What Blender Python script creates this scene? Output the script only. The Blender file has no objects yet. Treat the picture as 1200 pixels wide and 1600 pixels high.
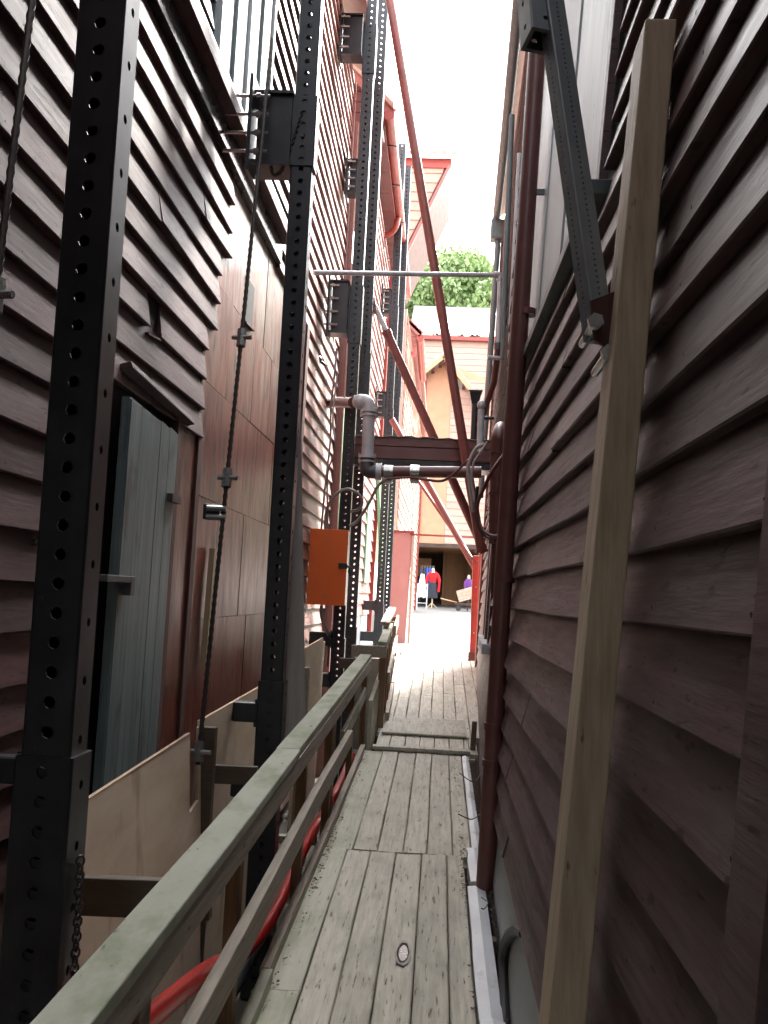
import bpy, math, random
from mathutils import Vector, Matrix, Quaternion
random.seed(11)
rnd = random.uniform
SC = bpy.context.scene
COL = SC.collection

# ------------------------------------------------------------------ camera, sky, sun, exposure
F_PX, EYE = 1600.0, 1.70
_Y = Vector(((686 - 600) / F_PX, -(935 - 800) / F_PX, -1)).normalized()
_z0 = Vector((0.045, 1, 0))
_Z = (_z0 - _z0.dot(_Y) * _Y).normalized()
_X = _Y.cross(_Z)
ROT = Matrix((_X, _Y, _Z))                      # camera axes -> world
camd = bpy.data.cameras.new('camera')
cam = bpy.data.objects.new('camera', camd); COL.objects.link(cam)
cam.matrix_world = Matrix.Translation((0, 0, EYE)) @ ROT.to_4x4()
camd.sensor_fit = 'VERTICAL'; camd.sensor_height = 24; camd.lens = 24
camd.clip_start = 0.02; camd.clip_end = 2000
SC.camera = cam

SUN_EL, SUN_AZ = math.radians(42), math.radians(27)      # azimuth from +y towards +x
w = bpy.data.worlds.new('World'); SC.world = w; w.use_nodes = True
nt = w.node_tree; nt.nodes.clear()
sky = nt.nodes.new('ShaderNodeTexSky'); sky.sky_type = 'NISHITA'; sky.sun_disc = False
sky.sun_elevation = SUN_EL; sky.sun_rotation = SUN_AZ; sky.dust_density = 3.0; sky.air_density = 1.2
hs = nt.nodes.new('ShaderNodeHueSaturation'); hs.inputs['Saturation'].default_value = 0.25
bg = nt.nodes.new('ShaderNodeBackground'); bg.inputs['Strength'].default_value = 0.15
ow = nt.nodes.new('ShaderNodeOutputWorld')
nt.links.new(sky.outputs[0], hs.inputs['Color']); nt.links.new(hs.outputs[0], bg.inputs['Color'])
nt.links.new(bg.outputs[0], ow.inputs['Surface'])
sund = bpy.data.lights.new('sun', 'SUN'); sund.energy = 2.4; sund.angle = math.radians(11); sund.color = (1, .96, .9)
sun = bpy.data.objects.new('sun', sund); COL.objects.link(sun)
sdir = Vector((math.sin(SUN_AZ) * math.cos(SUN_EL), math.cos(SUN_AZ) * math.cos(SUN_EL), math.sin(SUN_EL)))
sun.rotation_euler = (-sdir).to_track_quat('-Z', 'Y').to_euler(); sun.location = (5, 10, 30)
SC.view_settings.view_transform = 'Standard'; SC.view_settings.look = 'None'
SC.view_settings.gamma = 1; SC.view_settings.use_curve_mapping = False
SC.view_settings.exposure = 3.5
SC.render.engine = 'CYCLES'
SC.cycles.use_denoising = True
SC.cycles.max_bounces = 8; SC.cycles.diffuse_bounces = 5

# ------------------------------------------------------------------ measuring helpers
def ray(px, py):
    return ROT @ Vector(((px - 600) / F_PX, -(py - 800) / F_PX, -1))
def P(px, py, D):                               # point of a sight line at distance D along the alley
    d = ray(px, py); return Vector((0, 0, EYE)) + d * (D / d.y)
def lerp(a, b, t): return a + (b - a) * t
def table(xs, ys):
    def f(v):
        if v <= xs[0]: return ys[0]
        for i in range(1, len(xs)):
            if v <= xs[i]: return lerp(ys[i-1], ys[i], (v - xs[i-1]) / (xs[i] - xs[i-1]))
        return ys[-1]
    return f
GZ = table([0, 9.7, 16, 40, 60], [0.0, .31, .80, 1.34, 1.8])          # walking surface
_rx0 = table([1.5, 6, 9, 15], [.335, .365, .43, .62]); _rl = table([1.5, 6, 9, 15], [.07, .036, .03, .02])
def XR(y, z): return _rx0(y) + _rl(y) * z                              # right wall plane
def XL(y, z): return -1.505 + .004 * z                                   # left wall plane
def XL2(y, z): return -1.34 + .012 * z
def XL3(y, z): return -.90 + .004 * z

# ------------------------------------------------------------------ materials
MATS = {}
def mat(name, c1, c2=None, grain=(6, 6, 6), rough=.6, bump=.15, metal=0., stain=None, sscale=1.3, sthr=(.5, .68), samt=.8,
        zfade=None, speck=None, kscale=(30, 30, 30), kthr=(.62, .7), rv=.15, spec=.5, det=6, dist=.004):
    m = bpy.data.materials.new(name); m.use_nodes = True; MATS[name] = m
    n = m.node_tree.nodes; L = m.node_tree.links
    b = n['Principled BSDF']
    b.inputs['Metallic'].default_value = metal; b.inputs['Specular IOR Level'].default_value = spec
    tc = n.new('ShaderNodeTexCoord'); oi = n.new('ShaderNodeObjectInfo')
    mu = n.new('ShaderNodeMath'); mu.operation = 'MULTIPLY'; mu.inputs[1].default_value = 37.0
    L.new(oi.outputs['Random'], mu.inputs[0])
    ad = n.new('ShaderNodeVectorMath'); ad.operation = 'ADD'
    L.new(tc.outputs['Object'], ad.inputs[0]); L.new(mu.outputs[0], ad.inputs[1])
    def noise(scale, detail, rgh=.6):
        mp = n.new('ShaderNodeMapping'); mp.inputs['Scale'].default_value = scale
        L.new(ad.outputs[0], mp.inputs['Vector'])
        t = n.new('ShaderNodeTexNoise'); t.inputs['Scale'].default_value = 1; t.inputs['Detail'].default_value = detail
        t.inputs['Roughness'].default_value = rgh
        L.new(mp.outputs[0], t.inputs['Vector']); return t
    def ramp(src, lo, hi):
        r = n.new('ShaderNodeMapRange'); r.inputs['From Min'].default_value = lo; r.inputs['From Max'].default_value = hi
        L.new(src, r.inputs['Value']); return r.outputs[0]
    def mix(fac, a, bcol, amt=1.0):
        x = n.new('ShaderNodeMix'); x.data_type = 'RGBA'
        if amt != 1.0:
            q = n.new('ShaderNodeMath'); q.operation = 'MULTIPLY'; q.inputs[1].default_value = amt
            L.new(fac, q.inputs[0]); fac = q.outputs[0]
        L.new(fac, x.inputs['Factor'])
        for s, v in (('A', a), ('B', bcol)):
            if isinstance(v, tuple): x.inputs[[i for i, k in enumerate(x.inputs) if k.name == s and k.type == 'RGBA'][0]].default_value = (*v, 1)
            else: L.new(v, x.inputs[[i for i, k in enumerate(x.inputs) if k.name == s and k.type == 'RGBA'][0]])
        return [o for o in x.outputs if o.type == 'RGBA'][0]
    c2 = c2 or tuple(v * .7 for v in c1)
    g = noise(grain, det)
    col = mix(ramp(g.outputs['Fac'], .32, .68), c1, c2)
    if stain:
        s = noise((sscale,) * 3 if not isinstance(sscale, tuple) else sscale, 5)
        sf = s.outputs['Fac']
        if zfade:
            sx = n.new('ShaderNodeSeparateXYZ'); L.new(tc.outputs['Object'], sx.inputs[0])
            zr = n.new('ShaderNodeMapRange'); zr.inputs['From Min'].default_value = zfade[0]; zr.inputs['From Max'].default_value = zfade[1]
            zr.inputs['To Min'].default_value = -.16; zr.inputs['To Max'].default_value = .22
            L.new(sx.outputs['Z'], zr.inputs['Value'])
            sa = n.new('ShaderNodeMath'); sa.operation = 'ADD'; L.new(sf, sa.inputs[0]); L.new(zr.outputs[0], sa.inputs[1]); sf = sa.outputs[0]
        col = mix(ramp(sf, *sthr), col, stain, samt)
    if speck:
        k = noise(kscale, 3)
        col = mix(ramp(k.outputs['Fac'], *kthr), col, speck)
    if rv:
        rr = n.new('ShaderNodeMapRange'); rr.inputs['To Min'].default_value = 1 - rv; rr.inputs['To Max'].default_value = 1 + rv
        L.new(oi.outputs['Random'], rr.inputs['Value'])
        h = n.new('ShaderNodeHueSaturation'); L.new(rr.outputs[0], h.inputs['Value']); L.new(col, h.inputs['Color']); col = h.outputs[0]
    L.new(col, b.inputs['Base Color'])
    ro = n.new('ShaderNodeMapRange'); ro.inputs['To Min'].default_value = max(.05, rough - .12); ro.inputs['To Max'].default_value = min(1, rough + .12)
    L.new(g.outputs['Fac'], ro.inputs['Value']); L.new(ro.outputs[0], b.inputs['Roughness'])
    if bump:
        bp = n.new('ShaderNodeBump'); bp.inputs['Strength'].default_value = bump; bp.inputs['Distance'].default_value = dist
        L.new(g.outputs['Fac'], bp.inputs['Height']); L.new(bp.outputs[0], b.inputs['Normal'])
    return m
M = MATS
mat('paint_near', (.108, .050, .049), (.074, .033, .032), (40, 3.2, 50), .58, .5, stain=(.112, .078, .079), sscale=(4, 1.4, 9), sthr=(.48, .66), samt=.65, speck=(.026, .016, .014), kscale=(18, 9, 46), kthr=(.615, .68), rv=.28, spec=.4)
mat('paint_right', (.112, .064, .066), (.080, .044, .046), (40, 3.0, 50), .52, .55, stain=(.14, .112, .115), sscale=(4, 1.8, 10), sthr=(.46, .66), samt=.7, speck=(.027, .016, .015), kscale=(14, 9, 40), kthr=(.62, .685), rv=.26, spec=.45)
mat('paint_mid', (.36, .18, .155), (.30, .14, .12), (20, 1.2, 50), .5, .3, stain=(.33, .19, .17), sscale=1.2, samt=.6, rv=.15)
mat('paint_pink', (.36, .105, .085), (.30, .08, .065), (12, 2, 30), .5, .2, stain=(.42, .17, .14), sscale=1.5, samt=.5, rv=.08)
mat('paint_cream', (.46, .30, .24), (.39, .245, .195), (12, 2, 30), .6, .2, rv=.1)
mat('paint_peach', (.50, .26, .15), (.44, .22, .125), (3, 3, 3), .6, .1, rv=.05)
mat('paint_red', (.30, .05, .038), (.25, .04, .03), (6, 6, 6), .42, .1, stain=(.17, .04, .03), sscale=3, samt=.5, rv=.1)
mat('paint_brown', (.15, .054, .046), (.115, .042, .036), (6, 6, 6), .4, .15, stain=(.18, .095, .085), sscale=3, samt=.5, rv=.08)
mat('brace_steel', (.16, .18, .19), (.12, .135, .14), (9, 9, 9), .45, .1, metal=.2, rv=.03)
mat('grey_board', (.36, .34, .31), (.29, .27, .245), (30, 30, 3), .7, .3, rv=.03)
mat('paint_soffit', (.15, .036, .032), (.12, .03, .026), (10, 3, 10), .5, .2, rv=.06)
mat('rim_pale', (.33, .31, .27), (.25, .235, .2), (60, 12, 60), .75, .4, rv=0)
mat('scuff', (.13, .115, .10), (.22, .20, .17), (40, 9, 40), .8, .6, rv=0)
mat('paint_left_far', (.36, .195, .165), (.29, .15, .125), (40, 2, 60), .48, .4, stain=(.40, .27, .24), sscale=(3, 1.2, 7), samt=.6, speck=(.07, .04, .034), kscale=(16, 7, 46), kthr=(.64, .71), rv=.16)  # paler, redder paint for the farther boards of the left wall
mat('paint_soffit_shaded', (.085, .019, .018), (.07, .016, .015), (10, 3, 10), .5, .2, rv=.06)  # soffit red copied darker, shade under the hood put into the colour
mat('strut_red', (.235, .072, .058), (.19, .055, .045), (8, 8, 8), .42, .12, stain=(.15, .06, .05), sscale=4, samt=.6, rv=.08)
mat('door_pink', (.50, .205, .18), (.45, .18, .155), (5, 5, 2), .5, .1, stain=(.42, .15, .13), sscale=1.5, samt=.5, rv=0)
mat('backing', (.06, .04, .036), (.045, .03, .026), (4, 4, 4), .8, .1, rv=0)
mat('sheet_panel', (.20, .052, .034), (.10, .028, .021), (7, 7, 2.2), .36, .7, stain=(.29, .25, .215), sscale=(2.2, 2.0, 1.0), sthr=(.46, .74), samt=.8, zfade=(3.2, 5.3), speck=(.022, .013, .012), kscale=(10, 10, 4), kthr=(.565, .68), rv=.06, dist=.014)
mat('frame_rust', (.11, .035, .025), (.06, .022, .018), (20, 20, 4), .7, .4, rv=.1)
mat('tar', (.018, .016, .016), (.035, .032, .032), (3, 3, 6), .28, .5, rv=.1)
mat('door_grey', (.165, .215, .22), (.10, .135, .14), (50, 30, 1.2), .5, .6, stain=(.05, .055, .053), sscale=(4, 4, 2.2), sthr=(.58, .68), samt=.75, speck=(.04, .04, .038), kscale=(20, 14, 3), kthr=(.66, .72), rv=.12)
mat('plank', (.49, .45, .365), (.345, .315, .25), (44, 2.4, 44), .72, 1.0, stain=(.265, .255, .20), sscale=(7, 2.6, 7), sthr=(.48, .68), samt=.65, speck=(.085, .072, .056), kscale=(70, 6, 70), kthr=(.60, .70), rv=.12, dist=.008)
mat('plank_moss', (.36, .35, .27), (.44, .42, .34), (40, 2.2, 40), .8, .9, stain=(.20, .225, .125), sscale=(4, 1.8, 4), sthr=(.48, .66), samt=.7, speck=(.08, .075, .055), kscale=(60, 6, 60), kthr=(.62, .71), rv=.1, dist=.006)
mat('rail_moss', (.285, .29, .215), (.35, .345, .285), (10, 2.6, 10), .85, .6, stain=(.155, .185, .10), sscale=(7, 3.0, 7), sthr=(.46, .66), samt=.75, speck=(.08, .075, .055), kscale=(24, 9, 24), kthr=(.66, .72), rv=.06)
mat('rail_side', (.33, .28, .22), (.22, .18, .14), (50, 2.6, 70), .75, .7, stain=(.17, .175, .12), sscale=(4, 2, 4), samt=.5, speck=(.07, .06, .05), kscale=(30, 6, 40), kthr=(.66, .72), rv=.12)
mat('post_wood', (.23, .14, .075), (.16, .095, .05), (50, 50, 3), .75, .4, speck=(.07, .045, .03), kscale=(30, 30, 6), kthr=(.66, .72), rv=.15)
mat('stud_wood', (.56, .45, .31), (.38, .29, .18), (60, 48, 1.3), .6, .6, stain=(.37, .30, .21), sscale=(5, 5, .9), sthr=(.46, .66), samt=.65, speck=(.10, .065, .04), kscale=(22, 22, 7), kthr=(.665, .72), rv=.02)
mat('batten_wood', (.40, .30, .19), (.34, .25, .15), (40, 40, 2), .65, .3, rv=.05)
mat('plywood', (.68, .55, .41), (.58, .45, .32), (2, 2.2, 9), .6, .3, stain=(.72, .61, .48), sscale=(2, 1.2, 5), samt=.6, speck=(.42, .30, .20), kscale=(4, 4, 1.6), kthr=(.58, .70), rv=.06)
mat('plywood_edge', (.60, .43, .30), (.48, .30, .2), (60, 60, 4), .7, .2, rv=.03)
mat('wet_timber', (.10, .075, .05), (.07, .05, .033), (4, 30, 40), .6, .4, rv=.08)
mat('black_steel', (.013, .015, .018), (.021, .024, .028), (9, 9, 9), .34, .1, stain=(.036, .039, .043), sscale=(6, 6, 2.5), sthr=(.5, .66), samt=.6, speck=(.06, .05, .042), kscale=(50, 50, 18), kthr=(.70, .74), rv=.04)
mat('rod_steel', (.05, .043, .04), (.08, .065, .055), (40, 40, 40), .45, .1, metal=.5, rv=.05)
mat('bright_steel', (.5, .5, .49), (.4, .4, .39), (30, 30, 30), .3, .05, metal=.9, rv=.03)
mat('galvanised', (.56, .58, .59), (.46, .48, .49), (12, 12, 12), .42, .08, metal=.15, stain=(.40, .41, .42), sscale=6, rv=.03)
mat('grey_iron', (.11, .115, .12), (.08, .083, .086), (12, 12, 12), .45, .1, metal=.3, rv=.03)
mat('orange', (1.0, .19, .036), (.95, .175, .032), (3, 3, 3), .4, .03, stain=(.88, .155, .03), sscale=2, samt=.4, rv=0)
mat('grey_enamel', (.42, .43, .44), (.38, .39, .40), (4, 4, 4), .4, .03, rv=0)
mat('cable_black', (.02, .018, .018), (.03, .027, .026), (9, 9, 9), .5, 0, rv=.05)
mat('cable_grey', (.30, .27, .25), (.24, .21, .2), (9, 9, 9), .5, 0, rv=.08)
mat('red_hose', (.72, .022, .018), (.64, .018, .014), (9, 9, 9), .32, .03, rv=.03)
mat('kerb_metal', (.56, .57, .58), (.44, .45, .46), (6, 3, 6), .5, .3, stain=(.26, .25, .22), sscale=(7, 3, 7), sthr=(.56, .66), samt=.6, rv=.05)
mat('base_sheet', (.30, .325, .335), (.25, .27, .275), (4, 2, 4), .5, .15, rv=.05)
mat('shutter', (.40, .45, .46), (.34, .385, .39), (20, 20, 2), .5, .2, speck=(.2, .2, .2), kscale=(14, 14, 7), kthr=(.68, .74), rv=.04)
mat('frame_teal', (.13, .17, .17), (.10, .13, .13), (20, 20, 3), .5, .2, rv=.05)
mat('green_paint', (.18, .36, .20), (.15, .31, .17), (9, 9, 9), .5, .1, rv=.05)
mat('roof_sheet', (.36, .335, .32), (.30, .275, .26), (4, 4, 4), .6, .1, rv=.05)
mat('roof_tile', (.40, .22, .17), (.33, .17, .13), (6, 6, 6), .7, .2, rv=.1)
mat('soil', (.11, .095, .075), (.07, .06, .048), (3, 3, 3), .95, .5, stain=(.14, .13, .09), rv=0)
mat('paving', (.22, .21, .19), (.17, .165, .15), (1.5, 1.5, 1.5), .85, .3, stain=(.15, .145, .13), sscale=.5, rv=0)
mat('grass_hill', (.07, .11, .035), (.05, .08, .025), (.5, .5, .5), .9, .2, rv=0)
mat('leaf', (.27, .36, .15), (.19, .28, .10), (.6, .6, .6), .6, 0, rv=.1)
mat('leaf_light', (.32, .40, .18), (.24, .32, .12), (.6, .6, .6), .6, 0, rv=.1)
mat('bark', (.09, .07, .05), (.06, .045, .035), (3, 3, 1), .9, .3, rv=0)
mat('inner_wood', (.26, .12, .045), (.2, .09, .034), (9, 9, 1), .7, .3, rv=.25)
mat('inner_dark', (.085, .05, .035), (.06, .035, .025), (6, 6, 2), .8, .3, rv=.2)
mat('knit_red', (.50, .012, .018), (.42, .01, .014), (30, 30, 30), .9, .2, rv=0)
mat('cloth_dark', (.022, .026, .036), (.03, .033, .045), (30, 30, 30), .9, .2, rv=0)
mat('cloth_blue', (.03, .08, .33), (.025, .065, .27), (30, 30, 30), .85, .2, rv=0)
mat('cloth_pale', (.30, .48, .62), (.26, .42, .55), (30, 30, 30), .85, .2, rv=0)
mat('cloth_navy', (.03, .03, .06), (.05, .03, .07), (30, 30, 30), .85, .2, rv=0)
mat('cloth_white', (.70, .70, .70), (.62, .62, .62), (30, 30, 30), .85, .2, rv=0)
mat('cloth_purple', (.13, .03, .14), (.1, .03, .2), (20, 20, 20), .85, .2, rv=0)
mat('pale_wood', (.60, .45, .26), (.52, .38, .22), (20, 20, 3), .6, .2, rv=0)
mat('basket', (.50, .46, .42), (.36, .26, .2), (14, 14, 14), .8, .3, rv=0)
mat('mirror_water', (.20, .17, .15), (.32, .31, .30), (60, 60, 60), .25, .3, rv=0)
mat('litter', (.075, .055, .035), (.12, .085, .05), (20, 20, 20), .9, 0, rv=0)
mat('hole_dark', (.01, .009, .008), (.015, .012, .01), (9, 9, 9), .9, 0, rv=0)

# ------------------------------------------------------------------ mesh helpers
class MB:
    def __init__(s): s.v = []; s.f = []
    def add(s, vs, fs):
        o = len(s.v); s.v += [Vector(p) for p in vs]; s.f += [tuple(i + o for i in f) for f in fs]; return s
    def hexa(s, a):                              # 8 corners: bottom ring 0-3, top ring 4-7
        return s.add(a, [(3, 2, 1, 0), (4, 5, 6, 7), (0, 1, 5, 4), (1, 2, 6, 5), (2, 3, 7, 6), (3, 0, 4, 7)])
    def box(s, x0, x1, y0, y1, z0, z1):
        return s.hexa([(x0, y0, z0), (x1, y0, z0), (x1, y1, z0), (x0, y1, z0), (x0, y0, z1), (x1, y0, z1), (x1, y1, z1), (x0, y1, z1)])
    def bar(s, a, b, w_, h, up=(0, 0, 1)):       # w_ across, h along up
        a = Vector(a); b = Vector(b); t = (b - a).normalized(); u = Vector(up)
        r = t.cross(u)
        if r.length < 1e-4: r = t.cross(Vector((1, 0, 0)))
        r.normalize(); u = r.cross(t).normalized(); r = r * w_ / 2; u = u * h / 2
        return s.hexa([a - r - u, a + r - u, a + r + u, a - r + u, b - r - u, b + r - u, b + r + u, b - r + u])
    def tube(s, pts, r, n=10, caps=True):
        pts = [Vector(p) for p in pts]; rs = r if isinstance(r, (list, tuple)) else [r] * len(pts)
        o = len(s.v); prev = None
        for i, p in enumerate(pts):
            t = (pts[min(i + 1, len(pts) - 1)] - pts[max(i - 1, 0)]).normalized()
            if prev is None:
                q = t.orthogonal().normalized()
            else:
                q = (prev - t * prev.dot(t)).normalized()
            prev = q; k = t.cross(q)
            for j in range(n):
                an = 2 * math.pi * j / n
                s.v.append(p + (q * math.cos(an) + k * math.sin(an)) * rs[i])
        for i in range(len(pts) - 1):
            for j in range(n):
                a = o + i * n + j; b_ = o + i * n + (j + 1) % n
                s.f.append((a, b_, b_ + n, a + n))
        if caps:
            s.f.append(tuple(o + j for j in reversed(range(n)))); e = o + (len(pts) - 1) * n
            s.f.append(tuple(e + j for j in range(n)))
        return s
    def prism(s, poly, vec):                     # extrude polygon by vec
        n = len(poly); vec = Vector(vec)
        return s.add([Vector(p) for p in poly] + [Vector(p) + vec for p in poly],
                     [tuple(reversed(range(n))), tuple(range(n, 2 * n))] + [(i, (i + 1) % n, n + (i + 1) % n, n + i) for i in range(n)])
    def lathe(s, c, prof, n=14, sx=1., sy=1.):
        o = len(s.v); c = Vector(c)
        for r, z in prof:
            for j in range(n):
                a = 2 * math.pi * j / n; s.v.append(c + Vector((r * sx * math.cos(a), r * sy * math.sin(a), z)))
        for i in range(len(prof) - 1):
            for j in range(n):
                a = o + i * n + j; b_ = o + i * n + (j + 1) % n; s.f.append((a, b_, b_ + n, a + n))
        s.f.append(tuple(o + j for j in reversed(range(n)))); e = o + (len(prof) - 1) * n
        s.f.append(tuple(e + j for j in range(n)))
        return s
    def sphere(s, c, r, n=10, m=6, sz=1.):
        prof = [(max(1e-3, r * math.sin(math.pi * i / m)), -r * sz * math.cos(math.pi * i / m)) for i in range(m + 1)]
        return s.lathe(c, prof, n)
BASE = {}
def _build(s, name, m, parent=None, smooth=False, bevel=0., **tags):
    if parent is not None: base = BASE[parent.name]
    else:
        xs = [v.x for v in s.v]; ys = [v.y for v in s.v]
        base = Vector(((min(xs) + max(xs)) / 2, (min(ys) + max(ys)) / 2, min(v.z for v in s.v)))
    me = bpy.data.meshes.new(name)
    me.from_pydata([v - base for v in s.v], [], s.f); me.update()
    me.materials.append(M[m])
    if smooth:
        me.polygons.foreach_set('use_smooth', [True] * len(me.polygons))
        me.set_sharp_from_angle(angle=math.radians(40))
    o = bpy.data.objects.new(name, me); COL.objects.link(o)
    if parent is not None: o.parent = parent
    else: o.location = base
    BASE[o.name] = base
    if bevel:
        bv = o.modifiers.new('bevel', 'BEVEL'); bv.width = bevel; bv.segments = 2; bv.limit_method = 'ANGLE'
    for k, v in tags.items(): o[k] = v
    return o
MB.build = _build
def thing(name, label, cat, base, group=None):
    o = bpy.data.objects.new(name, None); COL.objects.link(o); o.location = base
    o.empty_display_size = .2
    o['label'] = label; o['category'] = cat
    if group: o['group'] = group
    BASE[o.name] = Vector(base); return o
def copy_thing(root, delta, label):
    r = root.copy(); COL.objects.link(r); r.location = root.location + Vector(delta); r['label'] = label
    BASE[r.name] = BASE[root.name] + Vector(delta)
    for ch in list(root.children):
        c = ch.copy(); COL.objects.link(c); c.parent = r; BASE[c.name] = BASE[r.name]
        for g in list(ch.children):
            d = g.copy(); COL.objects.link(d); d.parent = c; BASE[d.name] = BASE[r.name]
    return r
def curve(pts, n=8):                             # Catmull-Rom through points
    p = [Vector(q) for q in pts]; p = [p[0] * 2 - p[1]] + p + [p[-1] * 2 - p[-2]]; out = []
    for i in range(1, len(p) - 2):
        for k in range(n):
            t = k / n; a, b, c, d = p[i-1], p[i], p[i+1], p[i+2]
            out.append(.5 * ((2 * b) + (c - a) * t + (2 * a - 5 * b + 4 * c - d) * t * t + (3 * b - a - 3 * c + d) * t ** 3))
    out.append(p[-2]); return out

# ------------------------------------------------------------------ cladding
def board(X, s, ya, yb, zb, h, parent, m, droop=0., th=.040, out=.052):
    n = max(2, min(6, int((yb - ya) / .55) + 2)); mb = MB(); ph = rnd(0, 6); jit = rnd(-.003, .004)
    vs = []
    for i in range(n):
        y = lerp(ya, yb, i / (n - 1)); dz = droop * (i / (n - 1) - .5) + .004 * math.sin(ph + y * 2.1) + rnd(-.0015, .0015)
        o = out + jit + .004 * math.sin(ph * 2 + y * 1.3) + rnd(-.0015, .0015)
        z0 = zb + dz; z1 = zb + h * 1.16
        xb = X(y, z0); xt = X(y, z1)
        vs += [(xb + s * o, y, z0 + .004), (xb + s * (o - .005), y, z0), (xb + s * (o - th), y, z0), (xt + s * .002, y, z1), (xt + s * .016, y, z1)]
    k = 5; fs = [tuple(range(k)), tuple(reversed(range((n-1) * k, n * k)))]
    for i in range(n - 1):
        for j in range(k):
            a = i * k + j; b = i * k + (j + 1) % k
            fs.append((a, a + k, b + k, b))
    mb.add(vs, fs)
    if ya < 7.5 and parent.name in NAILS:
        y = ya + .06
        while y < yb - .03:
            zz = .035 + rnd(-.008, .008); y_ = y + rnd(-.02, .02); t = zz / (h * 1.16)
            x = X(y_, zb + zz) + s * (lerp(out + jit, .016, t) + .0035)
            c = Vector((x, y_, zb + zz)); r = rnd(.0035, .0055)
            NAILS[parent.name].add([c + Vector((0, r * math.cos(a), r * math.sin(a))) for a in [i * math.pi / 3 for i in range(6)]], [tuple(range(6))])
            y += rnd(.5, .75)
    return mb.build('board', m, parent)
NAILS = {}
def clad(parent, X, s, y0, y1, z0, z1, h, m, holes=(), seg=(2.2, 4.4), near=None, **kw):
    z = z0
    while z < z1:
        ya = y0 if near is None else max(y0, near(z))
        iv = [(ya, y1)]
        for (a, b, c, d) in holes:
            if z + h * .55 > c and z + h * .45 < d:
                nv = []
                for p, q in iv:
                    if b <= p or a >= q: nv.append((p, q)); continue
                    if a > p + .02: nv.append((p, a))
                    if b < q - .02: nv.append((b, q))
                iv = nv
        for p, q in iv:
            y = p
            while y < q - .02:
                e = y + rnd(*seg)
                if q - e < .7: e = q
                board(X, s, y, min(e, q) - .004, z + rnd(-.004, .004), h, parent, m, droop=rnd(-.008, .008), **kw)
                y = e
        z += h
def sheet_wall(parent, X, off, y0, y1, z0, z1, name='wall', m='backing', th=.05, ny=10, s=1):
    mb = MB(); vs = []; nz = 2
    for i in range(ny + 1):
        y = lerp(y0, y1, i / ny)
        for z in (z0, z1):
            vs += [(X(y, z) + off, y, z), (X(y, z) + off - s * th, y, z)]
    fs = []
    for i in range(ny):
        a = i * 4; b = a + 4
        fs += [(a, b, b + 2, a + 2), (a + 1, a + 3, b + 3, b + 1), (a + 2, b + 2, b + 3, a + 3), (a, a + 1, b + 1, b)]
    fs += [(0, 2, 3, 1), (ny * 4, ny * 4 + 1, ny * 4 + 3, ny * 4 + 2)]
    mb.add(vs, fs); return mb.build(name, m, parent)

# ------------------------------------------------------------------ ground
def strip(name, m, x0, x1, prof, **tags):
    mb = MB(); vs = []; fs = []
    for (y, z) in prof: vs += [(x0, y, z), (x1, y, z)]
    for i in range(len(prof) - 1): fs.append((2*i, 2*i+1, 2*i+3, 2*i+2))
    mb.add(vs, fs); return mb.build(name, m, None, **tags)
strip('ground', 'soil', -300, 300, [(-60, -.75), (15.6, -.62), (15.75, .74), (40, 1.30), (60, 1.72), (600, 2.0)], kind='structure')
strip('paving', 'paving', -40, 40, [(16.3, .815), (40, 1.335), (60, 1.78)], kind='structure')
mb = MB(); vs = []; fs = []; NX, NY = 24, 12
for j in range(NY + 1):
    for i in range(NX + 1):
        x = lerp(-120, 120, i / NX); y = lerp(60, 190, j / NY)
        z = 1.2 + 60 * (max(0, (y - 62)) / 128) ** .9 + 2.5 * math.sin(x * .05 + y * .03)
        vs.append((x, y, z))
for j in range(NY):
    for i in range(NX):
        a = j * (NX + 1) + i; fs.append((a, a + 1, a + NX + 2, a + NX + 1))
mb.add(vs, fs).build('hillside', 'grass_hill', None, smooth=True, kind='structure')

# ------------------------------------------------------------------ boardwalk
bw = bpy.data.objects.new('boardwalk', None); COL.objects.link(bw); bw['kind'] = 'structure'; BASE[bw.name] = Vector((0, 0, 0))
def plank(xa, xb, ya, yb, dz=0., m='plank', th=.04, tilt=0.):
    g = .0025; n = 5; vs = []; fs = []; k = 8; c = .006
    xa += g; xb -= g; ph = rnd(0, 6)
    for i in range(n):
        y = lerp(ya + .004, yb - .004, i / (n - 1)); z = GZ(y) + dz
        wob = .0025 * math.sin(ph + y * 3); cup = .002
        zz = [z - c + tilt, z + tilt, z - cup, z - tilt, z - c - tilt]
        vs += [(xa + wob, y, z - th), (xa + wob, y, zz[0]), (xa + wob + c, y, zz[1]), ((xa + xb) / 2, y, zz[2]), (xb + wob - c, y, zz[3]), (xb + wob, y, zz[4]), (xb + wob, y, z - th)]
    k = 7
    fs = [tuple(range(k)), tuple(reversed(range((n-1)*k, n*k)))]
    for i in range(n - 1):
        for j in range(k):
            a = i*k + j; b = i*k + (j+1) % k; fs.append((a, a + k, b + k, b))
    return MB().add(vs, fs).build('plank', m, bw)
S1 = [-.625, -.475, -.335, -.185, -.035, .112, .213]
for i in range(6):
    ends = [-1.5, 2.1 + (i % 3) * .3, 6.17 + (.03 if i > 3 else 0)]
    if i == 0: ends = [-1.5, 4.15, 6.2]
    for a, b in zip(ends, ends[1:]):
        plank(S1[i], S1[i+1], a, b, dz=(.004 if i == 0 and a < 0 else rnd(-.003, .003)), m='plank_moss' if i in (0,) else 'plank', tilt=rnd(-.0015, .0015))
S2 = [-.61, -.445, -.30, -.145, -.003, .15, .262]
for i in range(6):
    plank(S2[i], S2[i+1], 6.2, 9.42, dz=rnd(-.003, .003) - .004, m='plank_moss' if i == 0 else 'plank', tilt=rnd(-.0015, .0015))
S3 = [-.53, -.40, -.26, -.12, .02, .16, .30, .345, .42]
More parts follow.
